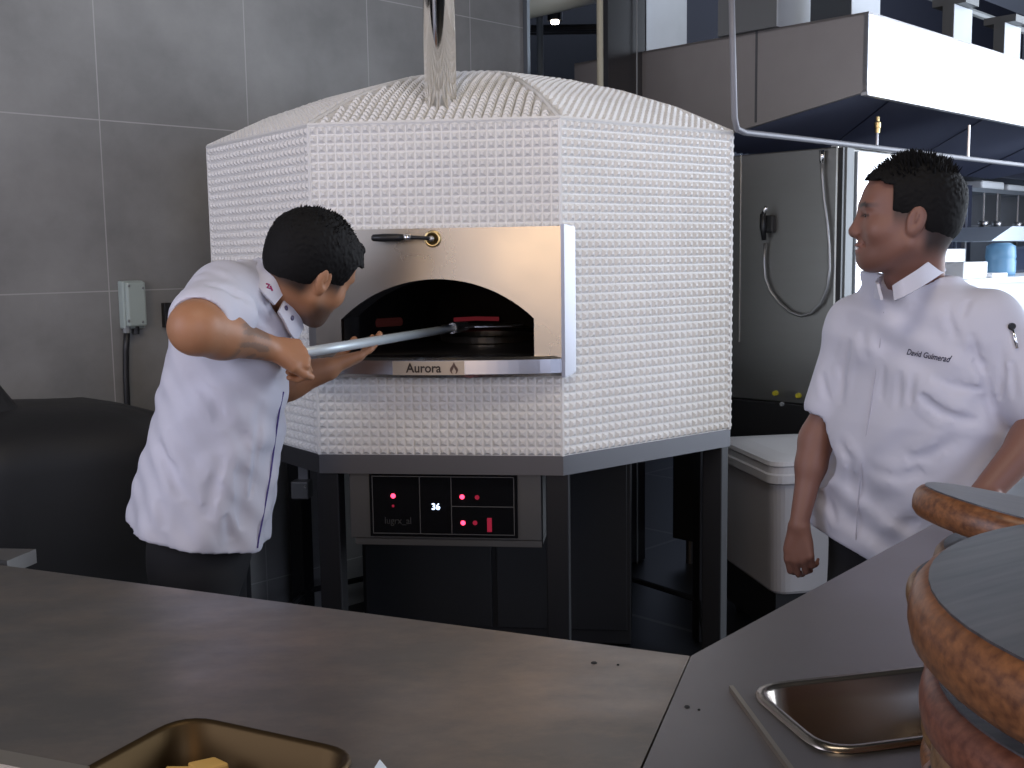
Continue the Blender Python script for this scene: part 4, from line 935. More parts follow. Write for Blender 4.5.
# ---- figure materials
def skin_mat(name, rough=.5):
    m = mat(name, (.4, .2, .1), rough, bump=.04, bscale=120); nt = m.node_tree; at = nt.nodes.new('ShaderNodeAttribute'); at.attribute_name = 'tone'
    nt.links.new(at.outputs['Color'], nt.nodes['Principled BSDF'].inputs['Base Color']); nt.nodes['Principled BSDF'].inputs['Subsurface Weight'].default_value = .06
    nt.nodes['Principled BSDF'].inputs['Subsurface Radius'].default_value = (.02, .008, .004); return m
HAIRM = mat('black_hair', (.006, .0055, .0055), .75, 0, .2)
CLOTH = mat('white_jacket_cloth', (.63, .63, .71), .85, bump=.12, bscale=35)
BLKCL = mat('black_trousers', (.010, .010, .012), .9)
def trousers(name, hips, kneeL, kneeR, ankL, ankR, ztop, parent, rad=(.175, .125), lr=.098):
    """hips: centre, ax lateral unit"""
    c0, lat = hips; f = Field(axis_pts(c0[0]-.4, c0[0]+.4, .011), axis_pts(c0[1]-.35, c0[1]+.45, .011), axis_pts(.04, ztop+.03, .011))
    f.ell(c0, (rad[0], rad[1], .13), [lat, np.cross([0, 0, 1.], lat), [0, 0, 1.]], .04)
    for s_, kn, an in ((1, kneeL, ankL), (-1, kneeR, ankR)):
        hp = c0+lat*s_*.085-[0, 0, .06]; f.cone(hp, kn, lr, .068, .05); f.cone(kn, an, .068, .05, .03)
    r = (slice(0, len(f.x)), slice(0, len(f.y)), slice(0, len(f.z))); f.half((0, 0, ztop), (0, 0, 1))
    return field_obj(name, f, BLKCL, parent, 2)
def shoe(an, d, parent):
    d = np.array([d[0], d[1], 0]); d /= np.linalg.norm(d); lt_ = np.cross([0, 0, 1.], d); c0 = np.array([an[0], an[1], 0])
    f = Field(axis_pts(c0[0]-.22, c0[0]+.22, .008), axis_pts(c0[1]-.22, c0[1]+.22, .008), axis_pts(-.01, .14, .008))
    f.ell(c0+d*.08+[0, 0, .035], (.045, .13, .045), [lt_, d, [0, 0, 1.]], .02); f.ell(c0+[0, 0, .06], (.042, .055, .06), [lt_, d, [0, 0, 1.]], .02); f.half((0, 0, .004), (0, 0, -1))
    return field_obj('shoe', f, BLACKM, parent, 1)

from mathutils.bvhtree import BVHTree
class Skin:
    def __init__(s, objs):
        vs = []; fs = []
        for o in objs:
            W = pm(o); b = len(vs); vs += [W @ v.co for v in o.data.vertices]; fs += [[i+b for i in p.vertices] for p in o.data.polygons]
        s.t = BVHTree.FromPolygons(vs, fs)
    def px(s, x, y, off=.001):
        d = Vector(ray(x, y)).normalized(); p, n, i, q = s.t.ray_cast(Vector(O), d)
        if p is None: return None, None
        if n.dot(d) > 0: n = -n
        return np.array(p+n*off), np.array(n)
def crease(o, sk, lines):
    me = o.data; W = pm(o); Wi = W.inverted(); n = len(me.vertices); co = np.empty(n*3, np.float32); me.vertices.foreach_get('co', co); co = co.reshape(-1, 3).astype(float)
    no = np.empty(n*3, np.float32); me.vertices.foreach_get('normal', no); no = no.reshape(-1, 3).astype(float); off = np.array(W.to_translation())
    R3 = np.array(W.to_3x3()); P = co @ R3.T+off; D = np.zeros(n)
    for pts, dep, w_ in lines:
        Q = [sk.px(x, y, 0)[0] for x, y in pts]; Q = [q for q in Q if q is not None]
        for a, b in zip(Q, Q[1:]):
            if np.linalg.norm(a-b) > .2: continue
            k_ = [i for i, q in enumerate(Q) if q is a][0]; nQ = len(Q)-1
            ab = b-a; t = np.clip(((P-a) @ ab)/(ab @ ab), 0, 1); d = np.linalg.norm(P-a-t[:, None]*ab, axis=1)
            s_ = np.clip((k_+t)/nQ, 0, 1); dp = dep*.85*np.sqrt(np.maximum(0, 4*s_*(1-s_))); w2 = w_*1.25
            new = -dp*np.exp(-(d/w2)**2)+.35*dp*np.exp(-((d-1.9*w2)/w2)**2); m_ = (d < 3*w2)
            D = np.where(m_ & (np.abs(new) > np.abs(D)), new, D)
    P = P+(no @ R3.T)*D[:, None]; co = (P-off) @ R3; me.vertices.foreach_set('co', co.astype(np.float32).ravel()); me.update()
def ribbon(name, top, bot, th, m, parent):
    """thick cloth band between two edge curves (lists of world points)"""
    top = [np.array(p, float) for p in top]; bot = [np.array(p, float) for p in bot]; n = len(top)
    def cr(P, k=9):
        out = []
        for i in range(len(P)-1):
            a, b, c_, d = P[max(0, i-1)], P[i], P[i+1], P[min(len(P)-1, i+2)]
            for j in range(k):
                t = j/k; out.append(.5*((2*b)+(c_-a)*t+(2*a-5*b+4*c_-d)*t*t+(3*b-a-3*c_+d)*t**3))
        return out+[P[-1]]
    T, B = cr(top), cr(bot); N_ = len(T); vs = []; mb = MB()
    for i in range(N_):
        tg = T[min(i+1, N_-1)]-T[max(i-1, 0)]; nr = np.cross(tg, T[i]-B[i]); nr /= np.linalg.norm(nr)+1e-9
        vs += [T[i]-nr*th/2, T[i]+nr*th/2, B[i]+nr*th/2, B[i]-nr*th/2]
    mb.add(vs, [(4*i+k, 4*i+(k+1) % 4, 4*i+4+(k+1) % 4, 4*i+4+k) for i in range(N_-1) for k in range(4)]+[(0, 1, 2, 3), tuple(4*N_-4+k for k in range(4))])
    return obj(name, mb, m, parent, bevel=.0008)
# ------------------------------------------------------------ man bending to the oven mouth
def mix(a, b, t): return a*(1-t)+b*t
def sm01(x, a, b): t = np.clip((x-a)/(b-a), 0, 1); return t*t*(3-2*t)
def left_man():
    Yb = 2.62; az = math.radians(8); Fw = np.array([math.cos(az), math.sin(az), 0]); Rt = np.array([math.sin(az), -math.cos(az), 0])
    h = Head(aty(313, 268, 2.56), 48, 26, 18, 1.02)
    shR = aty(226, 298, Yb-.15); elR = aty(196, 328, Yb-.37); wrR = aty(266, 347, Yb-.18)
    shL = aty(262, 292, Yb+.17); elL = aty(268, 385, Yb+.16); wrL = aty(328, 369, Yb+.13)
    polA = aty(296, 354, Yb-.14); polB = aty(372, 341.5, Yb+.17)
    hipc = aty(200, 548, Yb); hipc[2] = .80
    t = thing('person', 'man in white short-sleeved chef jacket bending into the oven with a long-handled peel', 'person', (hipc[0]-.02, hipc[1], 0))
    xs = axis_pts(-1.12, -.18, .006, [(-.78, -.22, .003)]); ys = axis_pts(2.05, 3.05, .006, [(2.28, 2.86, .0035)]); zs_ = axis_pts(.05, 1.70, .012, [(1.10, 1.68, .0033)])
    f = Field(xs, ys, zs_)
    build_head(f, h)
    nb = aty(262, 296, Yb+.01)
    f.cone(h.w(0, -.03, -.05), nb, .058, .066, .03)
    chest = aty(238, 330, Yb); f.cone(nb, chest, .06, .065, .05); f.cone(chest, hipc+[0, 0, .08], .065, .11, .05)
    for a, b, c_, d in ((shR, elR, wrR, 1), (shL, elL, wrL, 0)):
        f.cone(mix(chest, a, .55), a, .07, .062, .04); f.cone(a, b, .060, .048, .03)
        m_ = mix(b, c_, .35); f.cone(b, m_, .049, .047, .04); f.cone(m_, c_, .047, .030, .03)
    pdv = polB-polA; pdv /= np.linalg.norm(pdv)
    # right hand closed round the pole, back of the hand to the camera
    cur = [(.95, 1.35, .9)]*4
    kd = aty(298, 354, Yb-.135)-wrR
    hand(f, wrR, kd, np.array([-.15, -.75, .6]), np.array([0, -.1, -1.]), cur, 0, 1.02, (.5, .5), tdir=np.array([.75, .25, -.45]))
    # left hand open, palm up under the pole
    kd2 = aty(352, 360, Yb+.17)-wrL
    hand(f, wrL, kd2, np.array([.25, -.25, -1.]), np.array([-.3, .9, .3]), [(.35, .25, .15), (.30, .25, .15), (.25, .25, .2), (.15, .25, .2)], .02, 1.0, (.4, .2), tdir=np.array([.5, .6, .6]))
    # legs (inside the trousers)
    kneeL = hipc+Fw*.03-Rt*.10; kneeL[2] = .46; kneeR = hipc+Fw*.0+Rt*.12; kneeR[2] = .46
    anL = kneeL-Fw*.03; anL = np.array([anL[0], anL[1], .08]); anR = kneeR-Fw*.05; anR = np.array([anR[0], anR[1], .08])
    for hp, kn, an in ((hipc-Rt*.08, kneeL, anL), (hipc+Rt*.08, kneeR, anR)): f.cone(hp-[0, 0, .05], kn, .08, .055, .04); f.cone(kn, an, .055, .035, .03)
    fa = (elR, wrR)
    rng = np.random.default_rng(5)
    def tone(P):
        L_ = h.loc(P); n = len(P); base = np.tile([.43, .205, .105], (n, 1))
        nz_ = .5+.5*np.sin(P[:, 0]*61+np.sin(P[:, 2]*47)*2)*np.sin(P[:, 1]*53+P[:, 2]*37); base *= (1-.07*nz_)[:, None]
        inh = (np.abs(L_).max(1) < .16)
        st = inh*sm01(-L_[:, 2], .045, .075)*sm01(L_[:, 1], -.01, .03)*(1-sm01(-L_[:, 2], .13, .15)); base = base*(1-.80*st[:, None])+np.array([.03, .022, .02])*.80*st[:, None]
        fade = inh*np.maximum(sm01(L_[:, 2], -.045, -.005)*(L_[:, 1] < .05)*(L_[:, 1] > -.02), sm01(L_[:, 2], -.085, -.05)*(1-sm01(L_[:, 1], -.045, -.015)))*(1-sm01(L_[:, 1], .04, .052)); ear = (np.abs(L_[:, 0]) > .079)*(np.abs(L_[:, 2]+.012) < .045)
        fade = fade*(1-ear); base = base*(1-.93*fade[:, None])+np.array([.014, .012, .012])*.93*fade[:, None]
        # forearm tattoo
        a, b = fa; ab = b-a; tt = ((P-a) @ ab)/(ab @ ab); dd = np.linalg.norm(P-a-tt[:, None]*ab, axis=1)
        pat = (np.sin(P[:, 0]*140+4*np.sin(P[:, 2]*90))+np.sin(P[:, 2]*170+3*np.sin(P[:, 0]*70)) > .1)*1.
        tk = sm01(tt, .30, .42)*(1-sm01(tt, .86, .95))*(dd < .07)*(.35+.65*pat); base = base*(1-.52*tk[:, None])+np.array([.07, .085, .085])*.52*tk[:, None]
        return base
    field_obj('body', f, skin_mat('tan_skin'), t, 1, tone)
    for s_ in (-1, 1):
        e = obj('eye', MB().rev(h.w(s_*.031, .0745, -.001)-h.R[1]*.0115, [(.001, 0), (.0085, .004), (.0118, .0115), (.0085, .019), (.001, .0232)], axis=h.R[1], seg=14), mat('eye_white', (.6, .58, .55), .2), t, smooth=True)
        obj('iris', MB().rev(h.w(s_*.031, .0745, -.001)+h.R[1]*.0095, [(.0055, 0), (.004, .0022)], axis=h.R[1], seg=12), mat('dark_iris', (.02, .01, .008), .1), e)
    hair_cap(h, HAIRM, t, None, .013, .0035, (.012, .6), rng, quiff=1, low=(-.012, -.060))
    # jacket
    azd = math.radians(8)
    def S(y, x0, x1, dep, yaw=azd, hw=.205):
        a, b = aty(x0, y, Yb), aty(x1, y, Yb); c_ = (a+b)/2; return (c_[2], c_[0], c_[1], hw, (b[0]-a[0])/2*dep, yaw)
    secs = [S(262, 236, 262, .9, hw=.08), S(272, 204, 272, .95, hw=.15), S(290, 186, 291, 1, hw=.19), S(315, 180, 298, 1, hw=.2), S(350, 172, 292, 1), S(390, 163, 286, 1), S(440, 150, 282, 1), S(490, 138, 275, 1), S(530, 130, 268, 1), S(560, 127, 266, 1)]
    def fold(X, Y, Z, f_, l_):
        a = np.arctan2(l_, f_); low = np.clip((1.15-Z)/.3, 0, 1)
        return .006*low*np.sin(a*8+2*np.sin(Z*7))+.003*np.sin(a*5+Z*24+2*np.sin(Z*11))+.004*np.sin(X*38-Z*30+3*np.sin(Z*14))*np.clip((Z-1.05)/.15, 0, 1)+.002*np.sin(X*95+Z*60)
    g = Field(axis_pts(-1.16, -.42, .0055), axis_pts(2.15, 3.02, .0055), axis_pts(.70, 1.55, .0055))
    g.torso(secs, .03, 2.3, fold)
    for a, b, kk in ((shR, elR, .74), (shL, elL, .72)):
        e = mix(a, b, kk); g.cone(mix(chest+[0, 0, .04], a, .6), a, .085, .076, .05); g.cone(a, e, .075, .074, .04)
        d = (b-a)/np.linalg.norm(b-a)
        g.cone(e+d*.068, e+d*.12, .066, .085, .004, 's')
    g.cone(mix(shR, elR, .3), mix(shR, elR, .45)+np.array([.035, .0, -.012]), .072, .060, .02)
    # slanted hem
    hm0 = aty(128, 513, Yb); hm1 = aty(264, 541, Yb); g.half(hm1, [-(hm0[2]-hm1[2])*-1, 0, -(hm1[0]-hm0[0])] if False else [(hm0[2]-hm1[2])*-1, 0, -(hm1[0]-hm0[0])])
    g.cone(h.w(0, -.03, -.07), mix(nb, h.w(0, -.03, -.05), .45), .066, .066, .006, 's')
    # side vent and front edge groove
    jk = field_obj('chef_jacket', g, CLOTH, t, 1)
    co = ribbon('collar', [aty(x, y, Y) for x, y, Y in ((284, 293, Yb-.125), (274, 277, Yb-.14), (264, 263, Yb-.085), (259, 258, Yb+.02), (264, 261, Yb+.09), (280, 276, Yb+.12), (292, 292, Yb+.07))],
        [aty(x, y, Y) for x, y, Y in ((274, 305, Yb-.165), (262, 292, Yb-.185), (250, 276, Yb-.12), (244, 268, Yb+.02), (250, 273, Yb+.10), (268, 290, Yb+.13), (284, 304, Yb+.08))], .006, CLOTH, jk)
    return dict(t=t, h=h, jk=jk, co=co, polA=polA, polB=polB, nb=nb, Fw=Fw, Rt=Rt, hipc=hipc, kneeL=kneeL, kneeR=kneeR, anL=anL, anR=anR, secs=secs)
LM = left_man()
t = LM['t']; lat = -LM['Rt']
MAG = mat('magenta_thread', (.35, .02, .12), .8); NAVYT = mat('purple_piping', (.07, .05, .22), .8); BTN = mat('dark_button', (.06, .05, .12), .4)
lp_ = ribbon('lapel', [aty(x, y, LM['hipc'][1]+d_) for x, y, d_ in ((284, 300, -.12), (293, 309, -.10), (300, 318, -.07), (303, 327, -.04))], [aty(x, y, LM['hipc'][1]+d_) for x, y, d_ in ((278, 312, -.16), (284, 322, -.14), (290, 334, -.11), (296, 341, -.07))], .006, CLOTH, LM['jk'])
crease(LM['jk'], Skin([LM['jk']]), [([(205, 285), (232, 292), (255, 305)], .006, .010), ([(195, 275), (225, 280)], .005, .010), ([(238, 300), (262, 318), (276, 330)], .005, .009),
    ([(222, 455), (212, 490), (208, 520)], .008, .013), ([(158, 440), (172, 470), (182, 500)], .008, .012), ([(245, 430), (240, 480), (243, 530)], .006, .014), ([(190, 375), (215, 400), (222, 430)], .005, .014), ([(262, 400), (258, 440), (252, 500)], .005, .010), ([(160, 500), (165, 530)], .006, .010), ([(225, 515), (232, 540)], .006, .009)])
SK = Skin([LM['jk'], LM['co'], lp_])
def stroke(name, pts, r, m, parent, sk, off=.0012, seg=5):
    P_ = [sk.px(x, y, off)[0] for x, y in pts]; P_ = [p for p in P_ if p is not None]
    if len(P_) > 1: return obj(name, MB().tube(P_, r, seg), m, parent)
stroke('embroidery', [(266, 284), (269, 285), (267, 288), (271, 289), (270, 286), (272, 291)], .0022, MAG, LM['co'], SK)
for x, y in ((286, 308), (292, 318)):
    p, n = SK.px(x, y, 0)
    if p is not None: obj('button', MB().rev(p, [(.006, 0), (.006, .002), (.003, .003)], axis=n, seg=12), BTN, lp_)
stroke('piping', [(x, y) for x, y in ((283, 392), (279, 410), (276, 430), (273, 452), (270, 475), (266, 498), (262, 520), (258, 540), (257, 548))], .0022, NAVYT, LM['jk'], SK)

trousers('trousers', (LM['hipc'], lat), LM['kneeL'], LM['kneeR'], LM['anL'], LM['anR'], .93, t)
for an in (LM['anL'], LM['anR']): shoe(an, LM['Fw'], t)
# peel: long pole and perforated blade
pa, pb_ = LM['polA'], LM['polB']; pd = (pb_-pa)/np.linalg.norm(pb_-pa)
peel = thing('pizza_peel', 'long pale metal pizza peel held by the bending man and reaching into the oven', 'peel', mix(pa, pb_, .5))
tip = pa+pd*.86
obj('pole', MB().tube([pa+pd*.005, pa+pd*.2, tip], [.0125, .0125, .0115], 14), mat('pale_aluminium', (.66, .74, .78), .42, .35), peel, smooth=True)
bd_ = pd.copy(); bd_[2] = min(bd_[2], -.02); bd_ /= np.linalg.norm(bd_); sx_ = np.cross(bd_, zz); sx_ /= np.linalg.norm(sx_)
bl_ = MB(); out = []
for k in range(25):
    a = math.pi*(k/24)-math.pi/2; out.append(tip+bd_*(.17+.11*math.cos(a))+sx_*(.12*math.sin(a)))
out = [tip-sx_*.015, tip+bd_*.03-sx_*.03]+[tip+bd_*.10-sx_*.12]+out+[tip+bd_*.10+sx_*.12, tip+bd_*.03+sx_*.03, tip+sx_*.015]
bl_.extr(out, (0, 0, -.003)); obj('blade', bl_, mat('worn_aluminium', (.35, .35, .35), .3, .8), peel)
fe = obj('ferrule', MB().tube([tip-pd*.06, tip+pd*.03], [.016, .014], 12), STEEL, peel)
# ------------------------------------------------------------ man standing by the right worktop
def right_man():
    az = math.radians(-147); Fw = np.array([math.cos(az), math.sin(az), 0]); Lf = np.array([-Fw[1], Fw[0], 0])
    Y0 = 2.66
    def aty(x, y, Y): return globals()['aty'](x, y, Y*1.077 if Y != Y0 else Y)
    h = Head(aty(904, 216, 2.40), 170, -2, 0, 1.075)
    shL = aty(988, 322, 2.33); shR = aty(856, 326, 2.58)
    elR = aty(816, 440, 2.60); wrR = aty(799, 524, 2.55)
    elL = aty(1052, 418, 2.24); wrL = aty(984, 494, 2.17)
    hipc = globals()['aty'](890, 540, Y0+.06); hipc[2] = .83
    t = thing('person', 'smiling man in white chef jacket with name on the chest, standing by the right worktop', 'person', (hipc[0], hipc[1], 0))
    f = Field(axis_pts(.56, 1.42, .006, [(.68, 1.14, .003)]), axis_pts(2.14, 3.08, .006, [(2.40, 2.88, .0035)]), axis_pts(.05, 1.84, .012, [(.72, 1.00, .0035), (1.00, 1.32, .007), (1.32, 1.80, .003)]))
    build_head(f, h, smile=1, full=1.08)
    f.E = None
    h.E(f, (0, .045, -.088), (.040, .040, .026), .02)
    nb = aty(912, 302, Y0+.0)
    f.cone(h.w(0, -.03, -.06), nb, .064, .072, .03)
    chest = aty(915, 350, Y0); f.cone(nb, chest, .055, .085, .04); f.cone(chest, hipc+[0, 0, .08], .095, .10, .05)
    for a, b, c_, q in ((shR, elR, wrR, .80), (shL, elL, wrL, 1.)):
        f.cone(mix(chest, a, .55), a, .07, .060, .04); f.cone(a, b, .054*q, .042*q, .03)
        m_ = mix(b, c_, .3); f.cone(b, m_, .044*q, .043*q, .05); f.cone(m_, c_, .043*q, .030*q, .03)
    # right hand hanging, fingers curled
    hand(f, wrR, np.array([-.02, -.10, -1.]), np.array([-.55, -.75, 0]), np.array([-.75, .5, 0]), [(.5, .8, .5), (.55, .85, .5), (.6, .9, .5), (.65, .9, .5)], 0, 1.0, (.4, .3), tdir=np.array([-.15, -.1, -1.]))
    # left hand resting on the worktop edge
    hand(f, wrL, np.array([-.20, -.80, -.14]), np.array([-.1, -.35, 1.]), np.array([-1., .1, 0]), [(.25, .3, .2)]*4, .01, 1.0)
    kneeL = hipc+Lf*.10+Fw*.03; kneeL[2] = .47; kneeR = hipc-Lf*.10+Fw*.02; kneeR[2] = .47
    anL = np.array([kneeL[0], kneeL[1], .08])-Fw*.03; anR = np.array([kneeR[0], kneeR[1], .08])-Fw*.03
    for hp, kn, an in ((hipc+Lf*.08, kneeL, anL), (hipc-Lf*.08, kneeR, anR)): f.cone(hp-[0, 0, .05], kn, .08, .055, .04); f.cone(kn, an, .055, .035, .03)
    rng = np.random.default_rng(9)
    def tone(P):
        L_ = h.loc(P); n = len(P); base = np.tile([.235, .112, .080], (n, 1)); inh = (np.abs(L_).max(1) < .17)
        lip = np.exp(-((L_[:, 0]/.024)**4+((L_[:, 2]+.0715)/.013)**4))*(L_[:, 1] > .08)*inh; base = base*(1-.5*lip[:, None])+np.array([.26, .08, .065])*.5*lip[:, None]
        for s_ in (-1, 1):
            bw = np.exp(-(((L_[:, 0]-s_*.033)/.021)**4+((L_[:, 2]-.0205-.15*np.abs(s_*L_[:, 0]-.02)*(s_*L_[:, 0] < .04))/.0052)**4))*(L_[:, 1] > .045)*inh; base = base*(1-.96*bw[:, None])+np.array([.012, .01, .01])*.96*bw[:, None]
        ls = np.exp(-((L_[:, 2]+.001)/.0035)**2)*(L_[:, 1] > .075)*(np.abs(np.abs(L_[:, 0])-.031) < .015)*inh; base *= (1-.75*ls)[:, None]
        st = inh*sm01(-L_[:, 2], .055, .075)*sm01(L_[:, 1], .02, .06)*(1-lip); base = base*(1-.18*st[:, None])+np.array([.03, .022, .02])*.18*st[:, None]
        ear = (np.abs(L_[:, 0]) > .079)*(np.abs(L_[:, 2]+.012) < .045)
        fade = inh*sm01(L_[:, 2], -.035, .015)*(1-sm01(L_[:, 1], .028, .040))*(1-ear)
        nape = inh*sm01(L_[:, 2], -.105, -.055)*(1-sm01(L_[:, 1], -.045, -.02)); fade = np.maximum(fade, nape*(1-ear))
        base = base*(1-.9*fade[:, None])+np.array([.016, .014, .014])*.9*fade[:, None]
        teeth = (np.abs(L_[:, 0]) < .013)*(np.abs(L_[:, 2]+.0718) < .0028)*(L_[:, 1] > .085)*inh; base = base*(1-teeth[:, None])+np.array([.6, .58, .55])*teeth[:, None]
        return base
    field_obj('body', f, skin_mat('brown_skin', .5), t, 1, tone)
    for s_ in (-1, 1):
        e = obj('eye', MB().rev(h.w(s_*.031, .0745, -.001)-h.R[1]*.0115, [(.001, 0), (.0085, .004), (.0120, .0115), (.0088, .0195), (.001, .0242)], axis=h.R[1], seg=14), mat('eye_white', (.6, .58, .55), .2), t, smooth=True)
        obj('iris', MB().rev(h.w(s_*.031, .0745, -.001)+h.R[1]*.0105, [(.0058, 0), (.004, .0020)], axis=h.R[1], seg=12), mat('dark_iris', (.012, .008, .006), .1), e)
    hair_cap(h, HAIRM, t, None, .010, .0015, (.021, .35), rng, quiff=0, low=(.0, -.050), hlz=.072, tmp=.036)
    def S(y, x0, x1, hd, yaw=az, dy=0):
        # silhouette width x0..x1 at depth Y0 gives the half width for this facing
        a, b = globals()['aty'](x0, y, Y0+dy), globals()['aty'](x1, y, Y0+dy); c_ = (a+b)/2; w_ = (b[0]-a[0])/2; vd = math.atan2(c_[1], c_[0])-math.pi/2
        th = az-(-math.pi/2+vd); hw = math.sqrt(max(.01, w_**2-(hd*math.sin(th))**2))/abs(math.cos(th)); return (c_[2], c_[0], c_[1], hw, hd, yaw)
    secs = [S(274, 885, 938, .07), S(284, 874, 956, .088), S(296, 862, 978, .105), S(312, 850, 992, .118), S(335, 838, 1000, .128), S(370, 836, 1000, .135), S(420, 826, 1000, .14), S(470, 816, 990, .14, dy=.03), S(520, 808, 980, .135, dy=.07), S(560, 803, 970, .13, dy=.08), S(600, 800, 966, .13, dy=.08)]
    def fold(X, Y, Z, f_, l_):
        a = np.arctan2(l_, f_); low = np.clip((1.15-Z)/.3, 0, 1)
        return .005*low*np.sin(a*7+2*np.sin(Z*9))+.0045*np.sin(X*30+Z*40+2.5*np.sin(Z*13+X*9))+.002*np.sin(X*80-Z*50)+.003*np.sin(Z*22+a*3)
    g = Field(axis_pts(.52, 1.40, .0055), axis_pts(2.1, 3.12, .0055), axis_pts(.66, 1.54, .0055))
    g.torso(secs, .03, 2.4, fold)
    for a, b, kk in ((shR, elR, .70), (shL, elL, .80)):
        e = mix(a, b, kk); ww = .060 if a is shR else .080
        g.cone(mix(chest+[0, 0, .06], a, .6), a, .08, .072, .05); g.cone(a, e, .066, ww, .03)
        d = (b-a)/np.linalg.norm(b-a); g.cone(e+d*(ww-.008), e+d*(ww+.05), ww*.93, .11, .004, 's')
    hm0 = aty(810, 533, Y0); hm1 = aty(862, 556, Y0); g.half(hm1, [-(hm0[2]-hm1[2]), 0, -(hm1[0]-hm0[0])])
    g.cone(h.w(0, -.03, -.07), mix(nb, h.w(0, -.03, -.06), .5), .068, .068, .006, 's')
    # placket groove down the front
    jk = field_obj('chef_jacket', g, CLOTH, t, 1)
    co = ribbon('collar', [aty(x, y, Y) for x, y, Y in ((893, 286, 2.325), (903, 279, 2.31), (918, 269, 2.325), (931, 259, 2.37), (936, 254, 2.43), (932, 256, 2.49), (918, 262, 2.53), (900, 268, 2.53), (884, 275, 2.47), (877, 281, 2.41), (878, 284, 2.37))],
        [aty(x, y, Y) for x, y, Y in ((895, 301, 2.31), (906, 296, 2.295), (923, 286, 2.305), (938, 276, 2.36), (945, 271, 2.43), (939, 272, 2.50), (921, 277, 2.545), (898, 284, 2.55), (881, 292, 2.48), (875, 298, 2.41), (882, 300, 2.35))], .007, CLOTH, jk)
    return dict(t=t, h=h, jk=jk, co=co, Fw=Fw, Lf=Lf, hipc=hipc, kneeL=kneeL, kneeR=kneeR, anL=anL, anR=anR)
RM = right_man(); t = RM['t']
trousers('trousers', (RM['hipc'], RM['Lf']), RM['kneeL'], RM['kneeR'], RM['anL'], RM['anR'], .87, t, (.155, .095), .085)
for an in (RM['anL'], RM['anR']): shoe(an, RM['Fw'], t)
crease(RM['jk'], Skin([RM['jk']]), [([(920, 393), (930, 404), (941, 412), (962, 419), (981, 422)], .009, .011), ([(930, 378), (955, 388), (985, 388)], .006, .010), ([(972, 345), (980, 365), (987, 386), (994, 420)], .008, .009), ([(946, 303), (950, 322), (957, 341)], .005, .008),
    ([(962, 318), (968, 300), (980, 288)], .005, .007), ([(972, 333), (978, 359)], .006, .007), ([(1000, 340), (1003, 375), (1000, 400)], .006, .009), ([(1012, 360), (1016, 400)], .005, .008), ([(900, 370), (897, 410)], .004, .008), ([(914, 372), (910, 405)], .004, .008), ([(884, 365), (880, 400)], .004, .008),
    ([(850, 340), (843, 370), (840, 405)], .006, .010), ([(862, 330), (868, 360)], .005, .010), ([(822, 372), (828, 400)], .005, .008), ([(955, 440), (930, 455), (905, 458)], .006, .012), ([(870, 470), (900, 478), (925, 470)], .005, .012), ([(838, 440), (850, 460), (848, 490)], .006, .011), ([(880, 515), (905, 525), (920, 520)], .004, .012), ([(828, 500), (838, 525)], .005, .010)])
SK2 = Skin([RM['jk'], RM['co']])
# name embroidered on the chest, laid on the cloth
cu = bpy.data.curves.new('name', 'FONT'); cu.body = 'David Guimerad'; cu.size = 11.0; cu.shear = .35; cu.offset = .16; cu.resolution_u = 3
to = bpy.data.objects.new('tmp', cu); COL.objects.link(to); dg = bpy.context.evaluated_depsgraph_get(); dg.update()
me = bpy.data.meshes.new_from_object(to.evaluated_get(dg)); bpy.data.objects.remove(to); me.materials.clear()
c1_, n1_ = SK2.px(928, 356); e0 = SK2.px(907, 353)[0]; e1 = SK2.px(951, 361)[0]
exv = e1-e0; xs_ = [v.co.x for v in me.vertices]; x0_, x1_ = min(xs_), max(xs_); sc_ = np.linalg.norm(exv)/(x1_-x0_); ex_ = exv/np.linalg.norm(exv); ey_ = np.cross(n1_, ex_); ey_ *= 1 if ey_[2] > 0 else -1
bvh = SK2.t
for v in me.vertices:
    p = e0+ex_*(v.co.x-x0_)*sc_+ey_*v.co.y*sc_*1.25-ey_*.003; q, nn_, i_, d_ = bvh.ray_cast(Vector(p+n1_*.05), Vector(-n1_))
    v.co = (q+Vector(n1_)*.0012) if q is not None else Vector(p)
put('name_embroidery', me, mat('navy_thread', (.02, .022, .06), .8), RM['jk'], normals=False)
# placket line, sleeve pocket pen
LINE = mat('seam_shadowless_thread', (.50, .49, .56), .9)
def stroke2(name, pts, r, m, parent):
    P_ = [SK2.px(x, y, .0006)[0] for x, y in pts]; P_ = [p for p in P_ if p is not None]
    if len(P_) > 1: return obj(name, MB().tube(P_, r, 5), m, parent)
stroke2('placket_seam', [(884, 312), (880, 345), (874, 385), (868, 425), (862, 465), (858, 505), (856, 540)], .0016, LINE, RM['jk'])
p, n = SK2.px(1011, 327, .004); p2, _ = SK2.px(1017, 350, .004)
if p is not None and p2 is not None:
    pen = thing('pen', 'black and silver pen clipped in the sleeve pocket of the standing man', 'pen', mix(p, p2, .5))
    obj('barrel', MB().tube([p, mix(p, p2, .95)], .0035, 8), CHROME, pen, smooth=True); obj('cap', MB().rev(p, [(.0075, -.004), (.0085, 0), (.007, .006)], axis=n, seg=12), BLACK, pen)
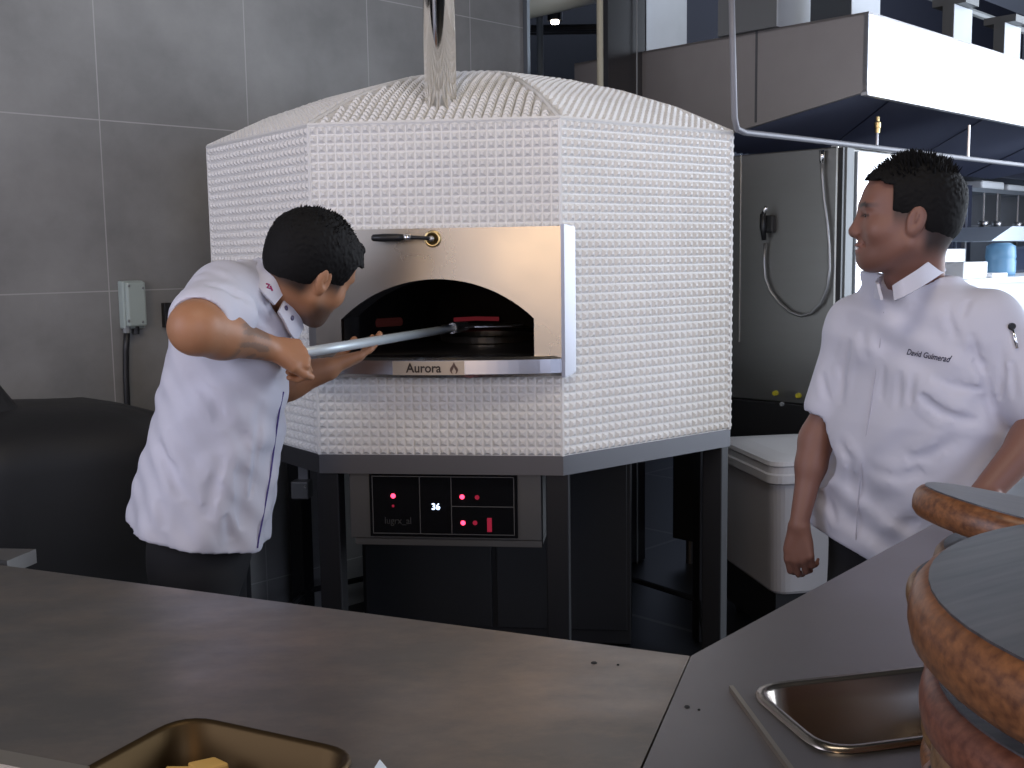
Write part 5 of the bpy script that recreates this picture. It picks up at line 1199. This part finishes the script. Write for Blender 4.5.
# ------------------------------------------------------------ the stacks of boards
FS = 'front stack of boards'
z = CH+.001; sc0 = np.array([.463, .62, 0])
spec = [(0, 0, .20, W_R, 'bottom board of the front stack, flat on the right worktop'), (.01, .0, .205, W_O, 'second board up in the front stack, orange edge'), (-.005, .01, .205, W_Y, 'third board up in the front stack, yellowish edge'),
        (.01, .01, .20, W_R, 'fourth board up in the front stack, reddish edge'), (.0, .0, .205, W_O, 'fifth board up in the front stack, orange edge'), (-.012, .005, .205, W_R, 'sixth board up in the front stack, sticking out left past the yellow-edged one'),
        (.008, .02, .202, W_Y, 'yellow-edged board third below the big top board of the front stack'), (.006, .028, .206, W_R, 'reddish-edged board second below the big top board, dark gap above it'), (.06, -.02, .13, BLACKM, 'small board coloured black for the shade in the gap under the big top board')]  # gap board has a black edge to put the shade between boards into colour
for i, (dx, dy, r_, m_, lab) in enumerate(spec):
    board(sc0+[dx, dy, z], r_, .0385, m_, lab, rz=.45*i); z += .0395
board(np.array([.466, .579, z]), .236, .042, W_O, 'biggest board, dark face and orange-brown edge, on top of the front stack', rz=.55)
z = CH+.001
bs_ = aty(931, 545, 1.13); bx = float(bs_[0])+.185
spec = [(.0, 0, .17, W_O, 'bottom board of the rear stack behind the big board'), (.0, 0, .17, W_Y, 'second board of the rear stack behind the big board'), (.005, .01, .17, W_R, 'third board of the rear stack behind the big board'),
        (.0, 0, .17, W_O, 'fourth board of the rear stack behind the big board'), (.01, .0, .17, W_R, 'fifth board of the rear stack behind the big board'), (-.022, .0, .17, W_Y, 'board of the rear stack whose orange end shows left of the big dark face'), (-.035, .0, .13, W_Y, 'board of the rear stack just under the tilted one, orange end showing')]
for i, (dx, dy, r_, m_, lab) in enumerate(spec):
    board((bx+dx, 1.15+dy, z), r_, .038, m_, lab, rz=.6*i); z += .039
tc_ = aty(1056, 548, 1.13)
board((tc_[0], 1.13, tc_[2]), .150, .034, W_O, 'tilted round board leaning to the right on top of the rear stack', tilt=(0, .22), rz=.2)
